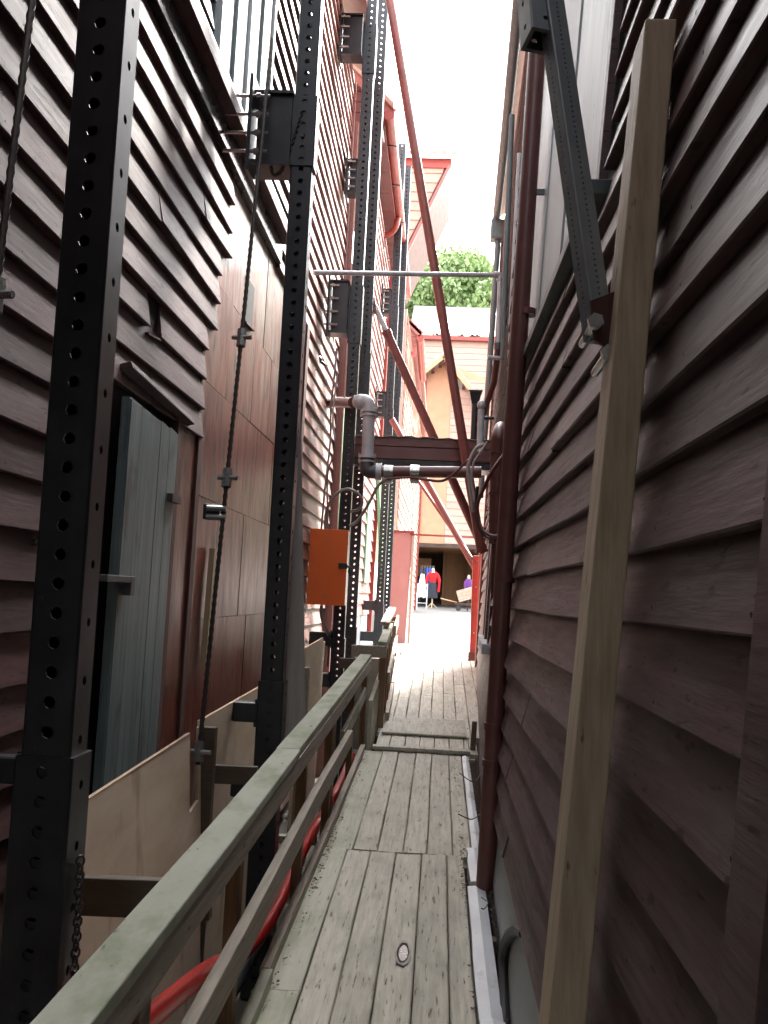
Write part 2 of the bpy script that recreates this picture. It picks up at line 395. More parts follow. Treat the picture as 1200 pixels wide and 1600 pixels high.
for i in range(8):
    plank(S3[i], S3[i+1], 9.5, 10.25, dz=rnd(-.002, .002), m='plank')
S4 = [-.56, -.43, -.30, -.165, -.03, .105, .24, .375, .51, .60]
for i in range(9):
    c = 13.2 + rnd(-1.2, 1.2)
    for a, b in ((10.25, c), (c, 16.3)):
        plank(S4[i] * (1.0), S4[i+1], a, b, dz=rnd(-.002, .002), m='plank')
for y in (-1.2, 0, 1.0, 2.0, 3.0, 4.0, 5.0, 6.15, 7.2, 8.2, 9.45, 10.3, 11.3, 12.3, 13.3, 14.3, 15.3):
    z = GZ(y) - .045
    MB().box(-.64, .34, y - .04, y + .04, z - .16, z).build('joist', 'wet_timber', bw)
MB().box(-.60, -.54, -1.5, 9.4, -.3, -.06).build('bearer', 'wet_timber', bw)
MB().box(.12, .20, -1.5, 9.4, -.3, -.06).build('bearer', 'wet_timber', bw)
# threshold mats
def slab(name, label, ya, yb, xa, xb, h, m, dz=0., z1=None):
    mb = MB(); za = GZ(ya) + dz; zb_ = GZ(yb) + dz if z1 is None else z1
    mb.hexa([(xa, ya, za), (xb, ya, za), (xb, yb, zb_), (xa, yb, zb_), (xa, ya, za + h), (xb, ya, za + h), (xb, yb, zb_ + h), (xa, yb, zb_ + h)])
    return mb.build(name, m, None, bevel=.004, label=label, category='ramp plate')
slab('threshold_batten', 'narrow timber batten laid across the boardwalk where the first planks end', 9.43, 9.53, -.545, .345, .032, 'plank', dz=.004)
slab('ramp_plate', 'grey board ramp laid across the walkway beyond the narrow batten', 10.15, 10.95, -.50, .33, .02, 'plank', dz=.010)

# knot hole with water in the plank
mb = MB(); hc = P(631, 1466, 4.62); hx, hy = hc.x, hc.y; hz = GZ(hy) + .0035
kn = thing('knot_hole', 'oval knot hole holding wet debris in the middle plank', 'knot hole', (hx, hy, hz))
def ell(rx, ry, z, n=18, jag=.0): return [(hx + rx * math.cos(t) * (1 + rnd(-jag, jag)), hy + ry * math.sin(t) * (1 + rnd(-jag, jag)), z) for t in [2 * math.pi * i / n for i in range(n)]]
o_ = ell(.034, .165, hz - .002, jag=.14); i_ = ell(.027, .125, hz + .0012, jag=.08); q_ = ell(.020, .098, hz - .001, jag=.05)
n = 18
MB().add(o_ + i_, [(j, (j+1) % n, n + (j+1) % n, n + j) for j in range(n)]).build('bleached_rim', 'rim_pale', kn)
MB().add(i_ + q_, [(j, (j+1) % n, n + (j+1) % n, n + j) for j in range(n)]).build('rim', 'hole_dark', kn)
MB().add(q_, [tuple(range(n))]).build('pool', 'mirror_water', kn)

# ------------------------------------------------------------------ left building, nearest
LB = thing('timber_warehouse', 'dark red-brown clapboard building filling the left side nearest the camera', 'building', (-3, 4, -.7))
sheet_wall(LB, XL, -.0, -15, 6.6, -.8, 7.25, ny=9)
sheet_wall(LB, XL, -.0, 6.6, 13.15, -.8, 8.6, ny=5)
for ya, yb, ze in ((-15, 6.55, 7.2), (6.5, 13.2, 8.55)):
    MB().hexa([(-1.15, ya, ze), (-1.15, yb, ze), (-6, yb, ze + 3.8), (-6, ya, ze + 3.8), (-1.15, ya, ze + .08), (-1.15, yb, ze + .08), (-6, yb, ze + 3.88), (-6, ya, ze + 3.88)]).build('roof', 'roof_tile', LB)
DY0, DY1, DZ1 = 4.40, 5.34, 2.52
PY0, PY1, PZ1 = 5.98, 9.3, 4.38
holesL = [(DY0 - .28, PY0, -1, 2.62), (PY0, PY1, -1, 3.25), (6.2, PY1, 3.2, 3.8), (6.42, PY1, 3.75, PZ1), (3.2, 8.2, PZ1 - .02, 4.78), (5.6, 7.3, 4.7, 7.4),
          (4.76, 4.98, 2.92, 3.14)]
clad(LB, XL, 1, 9.32, 13.1, -.45, 8.5, .178, 'paint_left_far', near=lambda z: (z - 3.0) / .62, seg=(2.4, 4.8))
NAILS[LB.name] = MB()
clad(LB, XL, 1, 1.2, 9.32, -.45, 8.5, .178, 'paint_near', holes=holesL, near=lambda z: max(1.2, (z - 3.0) / .62), seg=(2.4, 4.8))
NAILS[LB.name].build('nail', 'hole_dark', LB, kind='stuff')
sheet_wall(LB, XL, -.02, -15, 5.0, 7.2, 10.0, name='shade_wall', m='paint_near', ny=4)  # upper wall added out of view to cut light on the near boards
# corner trim and reddish strip
MB().bar((XL(11.5, -.4) + .04, 13.13, -.4), (XL(11.5, 8.5) + .04, 13.13, 8.5), .05, .06, up=(0, 1, 0)).build('corner_board', 'paint_mid', LB, bevel=.004)
za, zb_ = P(474, 765, 9.8), P(478, 512, 9.8)
MB().bar((XL(9.2, za.z) + .06, 9.75, za.z), (XL(9.2, zb_.z) + .06, 9.75, zb_.z), .09, .17, up=(0, 1, 0)).build('trim_board', 'frame_rust', LB, bevel=.004)
MB().bar((XL(9.2, .2) + .05, 9.7, .2), (XL(9.2, 2.6) + .05, 9.7, 2.6), .07, .14, up=(0, 1, 0)).build('trim_board', 'frame_rust', LB, bevel=.004)
# sheet panels in the wall
rows = [-.6, .6, 1.5, 2.25, 2.95, 3.6, PZ1]; cuts = [PY0, 6.9, 7.75, 8.5, PY1]
for r in range(len(rows) - 1):
    sh = (r % 2) * .34; cc = [PY0] + [c + sh - .2 for c in cuts[1:-1]] + [PY1]
    for k in range(len(cc) - 1):
        ya, yb, z0, z1 = cc[k] + .0015, cc[k+1] - .0015, rows[r] + .0015, rows[r+1] - .0015
        o = .016 + rnd(-.003, .003); mb = MB()
        mb.hexa([(XL(0, z0), ya, z0), (XL(0, z0) + o, ya, z0), (XL(0, z0) + o, yb, z0), (XL(0, z0), yb, z0),
                 (XL(0, z1), ya, z1), (XL(0, z1) + o, ya, z1), (XL(0, z1) + o + rnd(-.003, .003), yb, z1), (XL(0, z1), yb, z1)])
        mb.build('panel', 'sheet_panel', LB)
MB().bar((XL(0, -.5) + .02, PY0 - .03, -.5), (XL(0, 2.62) + .02, PY0 - .03, 2.62), .05, .09, up=(0, 1, 0)).build('jamb', 'frame_rust', LB)
MB().bar((XL(0, 2.62) + .012, PY0 - .03, 2.62), (XL(0, 4.1) + .012, PY0 - .03, 4.1), .03, .06, up=(0, 1, 0)).build('jamb', 'frame_rust', LB)
# vents
for (ya, yb, z0, z1) in ((4.77, 4.98, 2.90, 3.16), (7.05, 7.36, 3.58, 3.92)):
    x = XL(0, z0); mb = MB(); f = .018 if ya > 6 else .012
    mb.add([(x + f + .005, ya, z0), (x + f + .005, yb, z0 + .02), (XL(0, z1) + f + .005, yb, z1), (XL(0, z1) + f + .005, ya, z1)], [(0, 1, 2, 3)])
    mb.build('vent_hole', 'hole_dark', LB)
    MB().bar((x + .03, ya, z0), (x + .03, yb, z0 + .02), .03, .012).build('vent_lip', 'frame_rust', LB)
# window sill, flashing and window above the panels
def lbar(z, ya, yb, o, w_, h, name, m, za=0., parent=LB, bev=.003):
    return MB().bar((XL(0, z) + o, ya, z), (XL(0, z + za) + o, yb, z + za), w_, h).build(name, m, parent, bevel=bev)
lbar(4.46, 3.1, 8.2, .035, .06, .15, 'tarred_board', 'tar')
lbar(4.595, 3.1, 8.2, .075, .13, .09, 'sill', 'paint_near')
lbar(4.70, 3.1, 8.2, .05, .09, .11, 'tarred_board', 'tar')
wn = lbar(6.1, 5.62, 7.28, .02, .03, 2.6, 'window', 'shutter')
for yy in (5.66, 6.06, 6.45, 6.85, 7.24):
    MB().bar((XL(0, 4.78) + .05, yy, 4.78), (XL(0, 7.4) + .05, yy, 7.4), .05, .05, up=(0, 1, 0)).build('glazing_bar', 'frame_teal' if yy in (6.06, 6.85) else 'shutter', wn)
for i, (ya, yb) in enumerate(((5.7, 6.03), (6.09, 6.42), (6.48, 6.82), (6.88, 7.21))):
    MB().bar((XL(0, 6.09) + .046, ya, 6.09), (XL(0, 6.09) + .046, yb, 6.09), .012, 2.55, up=(.004, 0, 1)).build('pane', 'grey_enamel', wn)
lbar(7.47, 5.5, 7.4, .05, .1, .12, 'window_head', 'paint_near')
# grey door
dr = MB(); ax, bx = XL(0, .1) + .055, XL(0, DZ1) + .055
dr.hexa([(ax, DY0, .1), (ax + .04, DY0, .1), (ax + .01, DY1, .1), (ax - .03, DY1, .1), (bx, DY0, DZ1), (bx + .04, DY0, DZ1), (bx + .01, DY1, DZ1 - .02), (bx - .03, DY1, DZ1 - .02)])
door = dr.build('door', 'door_grey', LB, bevel=.004)
nb = 5
for i in range(nb):
    ya = lerp(DY0, DY1, i / nb) + .004; yb = lerp(DY0, DY1, (i + 1) / nb) - .004; t0 = (ya - DY0) / (DY1 - DY0); t1 = (yb - DY0) / (DY1 - DY0)
    f = .046 + rnd(-.002, .002); k0, k1 = f - .03 * t0, f - .03 * t1
    MB().hexa([(ax + k0 - .01, ya, .1), (ax + k0, ya, .1), (ax + k1, yb, .1), (ax + k1 - .01, yb, .1),
               (bx + k0 - .01, ya, DZ1 - .01), (bx + k0, ya, DZ1 - .01), (bx + k1, yb, DZ1 - .02), (bx + k1 - .01, yb, DZ1 - .02)]).build('door_board', 'door_grey', door)
xh = XL(0, 2.1) + .105
MB().box(xh - .03, xh, DY1 - .16, DY1 + .02, 2.13, 2.17).build('hinge', 'rod_steel', door)
xh = XL(0, 1.66) + .115
MB().box(xh - .04, xh + .03, DY0 - .28, DY0 + .05, 1.70, 1.73).box(xh - .01, xh + .03, DY0 + .05, DY0 + .11, 1.645, 1.73).build('latch', 'grey_iron', door, bevel=.004)
MB().bar((XL(0, 0) + .03, DY1 + .05, -.4), (XL(0, 2.6) + .03, DY1 + .05, 2.6), .07, .08, up=(0, 1, 0)).build('jamb', 'frame_rust', LB)
for i in range(12):                                # reddish masonry-like blocking beside the door
    z = .15 + i * .2
    MB().box(XL(0, z) + .0, XL(0, z) + .05 + rnd(-.006, .006), DY0 - .26, DY0 - .10 + rnd(-.02, .01), z + .006, z + .194).build('block', 'frame_rust', LB, bevel=.004)
p0 = (XL(0, 2.66) + .05, DY0 + .0, 2.655); p1 = (XL(0, 2.6) + .05, DY1 + .24, 2.60)
MB().bar(p0, p1, .085, .03, up=(-.3, 0, 1)).build('lintel', 'paint_near', LB, bevel=.004)
mb = MB()
mb.hexa([(XL(0, -.5), DY1 + .10, -.5), (XL(0, -.5) + .03, DY1 + .10, -.5), (XL(0, -.5) + .03, PY0 - .08, -.5), (XL(0, -.5), PY0 - .08, -.5), (XL(0, 2.58), DY1 + .10, 2.58), (XL(0, 2.58) + .03, DY1 + .10, 2.58), (XL(0, 2.58) + .03, PY0 - .08, 2.58), (XL(0, 2.58), PY0 - .08, 2.58)])
mb.build('jamb_board', 'sheet_panel', LB)
# batten nailed to the panels
a = P(341, 1036, 6.45); b = P(351, 858, 6.45)
MB().bar((XL(0, a.z) + .045, 6.42, a.z), (XL(0, b.z) + .045, 6.46, b.z), .035, .06, up=(0, 1, 0)).build('loose_batten', 'batten_wood', None, bevel=.003, label='pale wooden batten standing upright against the rust-red panels', category='batten')

# ------------------------------------------------------------------ right building
RB = thing('clapboard_warehouse', 'tall dark clapboard building leaning along the right side of the alley', 'building', (3, 5, -.7))
sheet_wall(RB, XR, .02, -15, 6.4, -.8, 6.7, ny=12, s=-1)
sheet_wall(RB, XR, .02, 6.4, 15.2, -.8, 7.5, ny=8, s=-1)
for ys, ze in (([-15, 1.5, 6.35], 6.65), ([6.3, 9, 12, 15.25], 7.5)):
    mb = MB(); vs = []; k = len(ys)
    for y in ys: vs += [(XR(y, ze) - .14, y, ze), (XR(y, ze) + 5, y, ze + 4.1), (XR(y, ze) + 5, y, ze + 4.18), (XR(y, ze) - .14, y, ze + .08)]
    fs = [(0, 1, 2, 3), (4*k-1, 4*k-2, 4*k-3, 4*k-4)]
    for i in range(k - 1):
        for j in range(4): fs.append((i*4+j, i*4+4+j, i*4+4+(j+1) % 4, i*4+(j+1) % 4))
    mb.add(vs, fs).build('roof', 'roof_tile', RB)
    MB().tube([(XR(y, ze) - .16, y, ze - .04) for y in ys], .06, 10).build('gutter', 'frame_teal', RB, smooth=True)
MB().tube([(XR(15, 7.4) - .14, 15.05, 7.42), (XR(15, 7.0) - .12, 15.05, 7.0), (XR(15, 1) - .1, 15.05, 3.2)], .045, 10).build('downpipe', 'frame_teal', RB, smooth=True)
MB().box(XR(15, 7.3) - .24, XR(15, 7.3) - .02, 14.95, 15.2, 7.1, 7.4).build('rain_head', 'frame_teal', RB, bevel=.02)
WY0, WY1, WZ0, WZ1 = 3.3, 6.35, 3.12, 5.2
holesR = [(WY0 - .08, WY1 + .08, WZ0 - .06, WZ1 + .1), (8.2, 10.3, 1.35, 2.75)]
def XRb(y, z): return XR(y, z)
NAILS[RB.name] = MB()
clad(RB, XRb, -1, 1.30, 15.1, .56, 7.35, .158, 'paint_right', holes=holesR, near=lambda z: max(1.30, (z - 3.2) / .62), seg=(2.6, 5.2), out=.052, th=.04)
clad(RB, XRb, -1, .25, 1.14, .56, 2.6, .158, 'paint_right', seg=(2.6, 5.2), out=.052, th=.04)
NAILS[RB.name].build('nail', 'hole_dark', RB, kind='stuff')
MB().bar((XR(1.4, .1) - .03, 1.22, .1), (XR(1.4, 4.5) - .03, 1.22, 4.5), .075, .14, up=(0, 1, 0)).build('corner_board', 'paint_right', RB, bevel=.004)
MB().bar((XR(15.1, .5) - .02, 15.15, .5), (XR(15.1, 7.4) - .02, 15.15, 7.4), .1, .12, up=(0, 1, 0)).build('corner_board', 'paint_brown', RB, bevel=.004)
sheet_wall(RB, XR, .02, -15, 9.0, 7.45, 10.6, name='shade_wall', m='paint_right', ny=4, s=-1)  # unseen upper wall added to keep sun off the near left wall
# shuttered window
def rbar(y, za, zb, o, w_, h, name, m, parent=RB):
    return MB().bar((XR(y, za) - o, y, za), (XR(y, zb) - o, y, zb), w_, h, up=(0, 1, 0)).build(name, m, parent, bevel=.003)
def rpanel(ya, yb, za, zb, o, name, m, parent=RB, th=.03):
    mb = MB(); X = XR
    mb.hexa([(X(ya, za) - o, ya, za), (X(yb, za) - o, yb, za), (X(yb, za) - o + th, yb, za), (X(ya, za) - o + th, ya, za),
             (X(ya, zb) - o, ya, zb), (X(yb, zb) - o, yb, zb), (X(yb, zb) - o + th, yb, zb), (X(ya, zb) - o + th, ya, zb)])
    return mb.build(name, m, parent, bevel=.003)
sw = rpanel(WY0, WY1, WZ0, WZ1, .01, 'window', 'frame_teal')
for ya, yb in ((WY0 + .08, 4.42), (4.52, 5.28), (5.36, WY1 - .16)):
    rpanel(ya, yb, WZ0 + .05, WZ1 - .05, .038, 'shutter', 'shutter', sw)
rpanel(WY1 - .12, WY1, WZ0 - .04, WZ1 + .05, .07, 'frame', 'frame_teal', sw)
rpanel(WY0, WY0 + .07, WZ0 - .04, WZ1 + .05, .06, 'frame', 'paint_right', sw)
rpanel(WY0 - .05, WY1 + .05, WZ0 - .09, WZ0 - .04, .095, 'sill', 'frame_teal', sw, th=.1)
rpanel(WY0 - .05, WY1 + .05, WZ1 + .02, WZ1 + .12, .08, 'head', 'frame_teal', sw, th=.08)
# low window further on
lw = rpanel(8.2, 10.3, 1.35, 2.75, .005, 'window', 'hole_dark')
for y in (8.25, 9.2, 9.35, 10.25):
    rbar(y, 1.35, 2.75, .03, .06, .08, 'frame', 'paint_right', lw)
for ya, yb in ((8.15, 9.22), (9.32, 10.35)):
    rpanel(ya, yb, 1.28, 1.36, .10, 'sill', 'kerb_metal', lw, th=.1)
# base sheet and culvert under the cladding
mb = MB(); vs = []; fs = []
ys = [.6, 1.6, 2.6, 3.6, 4.6, 5.6, 6.6, 8, 9.5, 11, 13, 15]
for y in ys: vs += [(XR(y, .6) - .004, y, .64), (XR(y, .5) - .012, y, .5), (XR(y, .2) - .022, y, .24), (XR(y, 0) - .012, y, GZ(y) - .12)]
for i in range(len(ys) - 1):
    for j in range(3): a = i * 4 + j; fs.append((a, a + 1, a + 5, a + 4))
mb.add(vs, fs).build('base_sheet', 'base_sheet', RB)
arc = curve([(.352, 3.80, .52), (.345, 4.02, .46), (.336, 4.24, .36), (.330, 4.30, .27), (.326, 4.18, .18), (.322, 4.0, .10)], 5)
MB().tube(arc, [.014 + .012 * math.sin(math.pi * i / (len(arc) - 1)) for i in range(len(arc))], 8).build('rubber_seal', 'cable_black', RB, smooth=True)

# unseen gallery added over and behind the camera to shade the foreground
GA = thing('shade_gallery', 'unseen boarded gallery added overhead behind the viewpoint to shade the foreground', 'shade blocker', (-.5, -5, 3.7))
for i in range(58):
    y = -11 + i * .2
    MB().box(XL(0, 3.75) + .06, XR(0, 3.75) - .05, y, y + .19, 3.75, 3.79).build('shade_board', 'backing', GA)
for y in (-10.5, -8.5, -6.5, -4.5, -2.5, -1.2, .4):
    MB().box(XL(0, 3.7) + .06, XR(0, 3.7) - .05, y - .06, y + .06, 3.58, 3.745).build('joist', 'wet_timber', GA)
MB().box(XL(0, 4.4) + .07, XR(0, 4.4) - .05, .55, .60, 3.8, 6.2).build('shade_front', 'paint_near', GA)
# ------------------------------------------------------------------ metal edging strip on the right of the planks
ke = thing('edge_flashing', 'dented white metal flashing along the right edge of the boardwalk', 'flashing', (.27, 3, GZ(3)))
def kerb(ya, yb, xa, xb, h, dz=0.):
    mb = MB(); n = 6; vs = []; fs = []
    for i in range(n):
        y = lerp(ya, yb, i / (n - 1)); z = GZ(y) + dz + rnd(-.003, .003); j = rnd(-.004, .004)
        vs += [(xa + j, y, z - .05), (xa + j, y, z + h), (lerp(xa, xb, .5), y, z + h + .006), (xb, y, z + h - .006), (xb, y, z - .05)]
    for i in range(n - 1):
        for j in range(5): a = i * 5 + j; b = i * 5 + (j + 1) % 5; fs.append((a, a + 5, b + 5, b))
    fs += [tuple(range(5)), tuple(reversed(range((n-1)*5, n*5)))]
    mb.add(vs, fs).build('flashing_sheet', 'kerb_metal', ke)
kerb(1.2, 3.95, .222, .315, .030); kerb(3.93, 5.55, .218, .310, .022); kerb(5.6, 6.25, .232, .315, .034); kerb(6.3, 9.3, .266, .325, .016)
tw = MB()
for (a, b, c) in ((P(716, 1272, 6.6), P(738, 1280, 6.7), P(757, 1266, 6.9)), (P(718, 1208, 8), P(740, 1222, 8.1), P(752, 1208, 8.2))):
    tw.tube(curve([a, b, c], 5), .004, 5)
tw.build('twig', 'cable_black', ke)
MB().tube(curve([P(752, 1402, 5.05), P(762, 1410, 5.0), P(757, 1420, 4.95), P(752, 1419, 4.94)], 4), .003, 5).build('wire_scrap', 'cable_black', ke)

mb = MB()
for i in range(900):
    y = rnd(2.6, 9.4) if i % 3 else rnd(5.4, 6.6)
    x = (rnd(.318, .345) if i % 2 else random.choice((rnd(-.60, -.565), rnd(.19, .225))))
    z = GZ(y) + rnd(.002, .006) + (0 if x > .3 else 0); a_ = rnd(0, 6.28); s_ = rnd(.004, .013); t_ = rnd(-.006, .006)
    if x > .3: z += .012
    u = Vector((math.cos(a_), math.sin(a_), 0)) * s_; v = Vector((-math.sin(a_), math.cos(a_), 0)) * s_ * .5
    c_ = Vector((x, y, z)); mb.add([c_ - u, c_ - v + Vector((0, 0, t_)), c_ + u, c_ + v], [(0, 1, 2, 3)])
mb.build('leaf_litter', 'litter', None, kind='stuff', label='dark leaf litter and grit along the edges of the boardwalk', category='litter')

# ------------------------------------------------------------------ railing
def railing(name, label, pts_y, zr, zm, xr, xf, posts, cap_w=.11, post_m='post_wood'):
    r = thing(name, label, 'railing', (xr, pts_y[0], GZ(pts_y[0])))
    return r
RZ = table([-1, 2, 9.8], [.80, .868, 1.135]); RX = table([-1, 2, 9.8], [-.62, -.62, -.615])
ra = thing('railing', 'low mossy timber railing along the left of the near boardwalk', 'railing', (-.68, 3, .1))
def along(ya, yb, xa, xb, za, zb_, name, m, n=5, par=None, wob=.004, X=RX, Z=None, bev=.005):
    vs = []; fs = []; ph = rnd(0, 6)
    for i in range(n):
        y = lerp(ya, yb, i / (n - 1)); x = X(y) + wob * math.sin(ph + y); z = Z(y) + wob * math.sin(ph * 2 + y * .9)
        vs += [(x + xa, y, z + za), (x + xb, y, z + za), (x + xb, y, z + zb_), (x + xa, y, z + zb_)]
    for i in range(n - 1):
        for j in range(4): a = i * 4 + j; b = i * 4 + (j + 1) % 4; fs.append((a, b, b + 4, a + 4))
    fs += [(3, 2, 1, 0), tuple(range((n-1)*4, n*4))]
    return MB().add(vs, fs).build(name, m, par, bevel=bev)
along(-.8, 4.85, -.112, .0, -.040, .0, 'cap_rail', 'rail_moss', par=ra, Z=RZ)
along(4.86, 9.85, -.112, -.002, -.043, .0, 'cap_rail', 'rail_moss', par=ra, Z=RZ)
along(-.8, 5.9, -.034, -.003, -.135, -.041, 'side_rail', 'rail_side', par=ra, Z=RZ)
along(5.3, 9.95, -.03, .0, -.14, -.046, 'side_rail', 'rail_side', par=ra, Z=RZ)
MZ = lambda y: GZ(y) + .47
along(-.6, 7.6, -.012, .03, -.115, .0, 'mid_rail', 'rail_side', par=ra, Z=MZ, wob=.006)
along(7.4, 9.5, -.045, -.014, -.09, .015, 'mid_rail', 'rail_moss', par=ra, Z=lambda y: MZ(y) + .03 * (y - 7.4))
along(-.8, 4.2, -.02, .025, .0, .058, 'toe_board', 'rail_moss', par=ra, Z=GZ)
along(4.22, 9.35, -.03, .012, .0, .058, 'toe_board', 'rail_side', par=ra, Z=GZ)
for y in (.5, 2.1, 3.7, 5.45, 6.78, 8.5, 9.85):
    x = RX(y); z1 = RZ(y) - .047
    MB().box(x - .085, x - .036, y - .037, y + .037, -.35, z1).build('post', 'post_wood', ra, bevel=.004)
for y in (2.6, 7.2):
    x = RX(y); MB().box(x - .10, x - .06, y - .05, y + .05, -.3, RZ(y) - .05).build('post', 'rail_side', ra, bevel=.004)

# second, stepped railing on the ramp
rb = thing('railing', 'bleached stepped railing beyond the ramp plate on the left', 'railing', (-.56, 12, GZ(12)))
RX2 = table([10.3, 15], [-.505, -.60]); RZ2 = table([10.3, 12.2, 15], [1.245, 1.325, 1.47])
along(10.3, 12.9, -.09, .0, -.045, .0, 'cap_rail', 'rail_moss', par=rb, X=RX2, Z=RZ2)
along(12.0, 14.9, -.13, -.02, .035, .075, 'cap_rail', 'rail_side', par=rb, X=RX2, Z=RZ2)
along(10.35, 12.8, -.034, -.003, -.14, -.046, 'side_rail', 'rail_side', par=rb, X=RX2, Z=RZ2)
along(12.85, 14.9, .002, .034, -.17, -.03, 'side_rail', 'rail_side', par=rb, X=RX2, Z=RZ2)
along(9.6, 11.2, -.04, .0, .0, .52, 'mossy_panel', 'plank_moss', par=rb, X=lambda y: -.575 + .01 * (y - 9.6), Z=lambda y: GZ(y) - .1 + .06 * (y - 9.6))
along(11.1, 14.6, .0, .032, .34, .46, 'mid_rail', 'rail_side', par=rb, X=RX2, Z=GZ)
along(10.7, 12.6, .01, .05, .0, .11, 'toe_board', 'rail_side', par=rb, X=RX2, Z=GZ)
along(12.7, 15.6, .01, .05, .0, .10, 'toe_board', 'rail_moss', par=rb, X=RX2, Z=GZ)
for y in (10.5, 11.3, 12.1, 12.9, 13.8, 14.7):
    x = RX2(y); MB().box(x - .07, x, y - .035, y + .035, GZ(y) - .5, RZ2(y) - .047).build('post', 'post_wood', rb, bevel=.003)
a, b = P(549, 1017, 10.2), P(604, 1019, 10.2)
MB().bar(a, b, .04, .118).build('cross_plank', 'rail_side', None, bevel=.004, label='short grey plank bridging from the steel posts to the stepped railing', category='plank')
MB().bar(P(530, 1036, 9.95), P(572, 1037, 9.95), .04, .10).build('cross_plank', 'wet_timber', None, bevel=.004, label='dark short plank just behind the far end of the mossy railing', category='plank')

# ------------------------------------------------------------------ trench: plywood, timbers, hose
def ply(name, label, x, ya, yb, za, zt0, zt1, lean=0., notch=None, m='plywood'):
    t = thing(name, label, 'plywood sheet', (x, ya, za), 'plywood sheets lining the trench')
    if notch:
        n0, n1, nz = notch
        prof = [(ya, za), (yb, za), (yb, zt1), (n1, zt1 + .004), (n1, nz + .03), (n0, nz), (n0, lerp(zt0, zt1, (n0 - ya) / (yb - ya))), (ya, zt0)]
    else:
        prof = [(ya, za), (yb, za), (yb, zt1), (ya, zt0)]
    fx = lambda y, z: x + lean * (z - za) + .015 * math.sin(y * 2.3)
    MB().prism([(fx(y, z), y, z) for y, z in prof], (-.014, 0, 0)).build('sheet', m, t)
    top = [(y, z) for y, z in prof if z > za + .3]
    e = MB(); e.bar((fx(yb, zt1) - .007, yb, zt1 + .001), (fx(ya, zt0) - .007, ya, zt0 + .001), .0150, .004) if not notch else e.bar((fx(n0, zt0) - .007, notch[0], lerp(zt0, zt1, (n0 - ya) / (yb - ya)) + .001), (fx(ya, zt0) - .007, ya, zt0 + .001), .0150, .004)
    e.build('edge', 'plywood_edge', t)
    return t
ply('plywood_sheet', 'large pale plywood sheet with a notch, beside the nearest steel post', -1.05, 2.86, 5.16, -.6, .955, 1.0, lean=-.062, notch=(4.93, 5.10, .62))
ply('plywood_sheet', 'pale plywood sheet between the upright timber and the second steel post', -1.17, 5.2, 7.6, -.6, 1.02, 1.05)
ply('plywood_sheet', 'weathered plywood sheet leaning just beyond the second steel post', -1.06, 7.9, 9.1, -.6, 1.25, 1.30, lean=.02)
ply('plywood_sheet', 'narrow plywood strip standing below the orange box', -1.13, 9.3, 10.2, -.6, 1.18, 1.22, lean=.02)
ply('plywood_sheet', 'low plywood sheet half hidden behind the nearest steel post', -1.32, 1.7, 2.9, -.6, .93, .93)
MB().box(-1.155, -1.085, 5.14, 5.20, -.6, 1.0).build('timber_upright', 'wet_timber', None, bevel=.004, label='dark upright timber between the two largest plywood sheets', category='timber')
MB().box(-1.02, -.95, 7.72, 7.80, -.6, 1.13).build('timber_upright', 'rail_side', None, bevel=.004, label='grey upright timber beside the weathered plywood', category='timber')
a, b = P(96, 1397, 3.2), P(330, 1406, 3.2)
MB().bar(a, b, .045, .115).build('timber_brace', 'wet_timber', None, bevel=.004, label='dark timber spanning from the nearest steel post to the railing', category='timber')
a, b = P(336, 1209, 5.4), P(402, 1212, 5.4)
MB().bar(a, b, .045, .095).build('timber_brace', 'wet_timber', None, bevel=.004, label='short brown timber between upright and second steel post', category='timber')
MB().tube(curve([(-.78, 2.0, .58), (-.775, 2.6, .52), (-.77, 3.15, .44), (-.765, 3.82, .32), (-.775, 4.4, .16), (-.765, 5.0, .085), (-.76, 5.5, .085), (-.76, 6.2, .12), (-.765, 6.95, .12), (-.76, 8.0, .10), (-.755, 9.1, .13), (-.75, 9.7, .2)], 8), .034, 12).build('red_hose', 'red_hose', None, smooth=True, label='thick bright red hose snaking through the trench behind the railing', category='hose')
MB().tube(curve([(-.86, 2.2, .2), (-.86, 3.0, .1), (-.86, 3.8, .0), (-.88, 4.8, -.15), (-.85, 6, -.1)], 6), .04, 10).build('black_hose', 'cable_black', None, smooth=True, label='black corrugated hose lying beside the red hose in the trench', category='hose')
mb = MB()
for (ya, zz) in ((5.2, -.005), (6.1, .03), (6.9, .03)):
    mb = MB().box(-1.0, -.74, ya, ya + .07, zz, zz + .05); mb.build('trench_batten', 'plank_moss', None, bevel=.003, label={5.2: 'nearest mossy batten across the trench under the rail', 6.1: 'middle mossy batten across the trench under the red hose', 6.9: 'farthest mossy batten across the trench under the red hose'}[ya], category='batten')
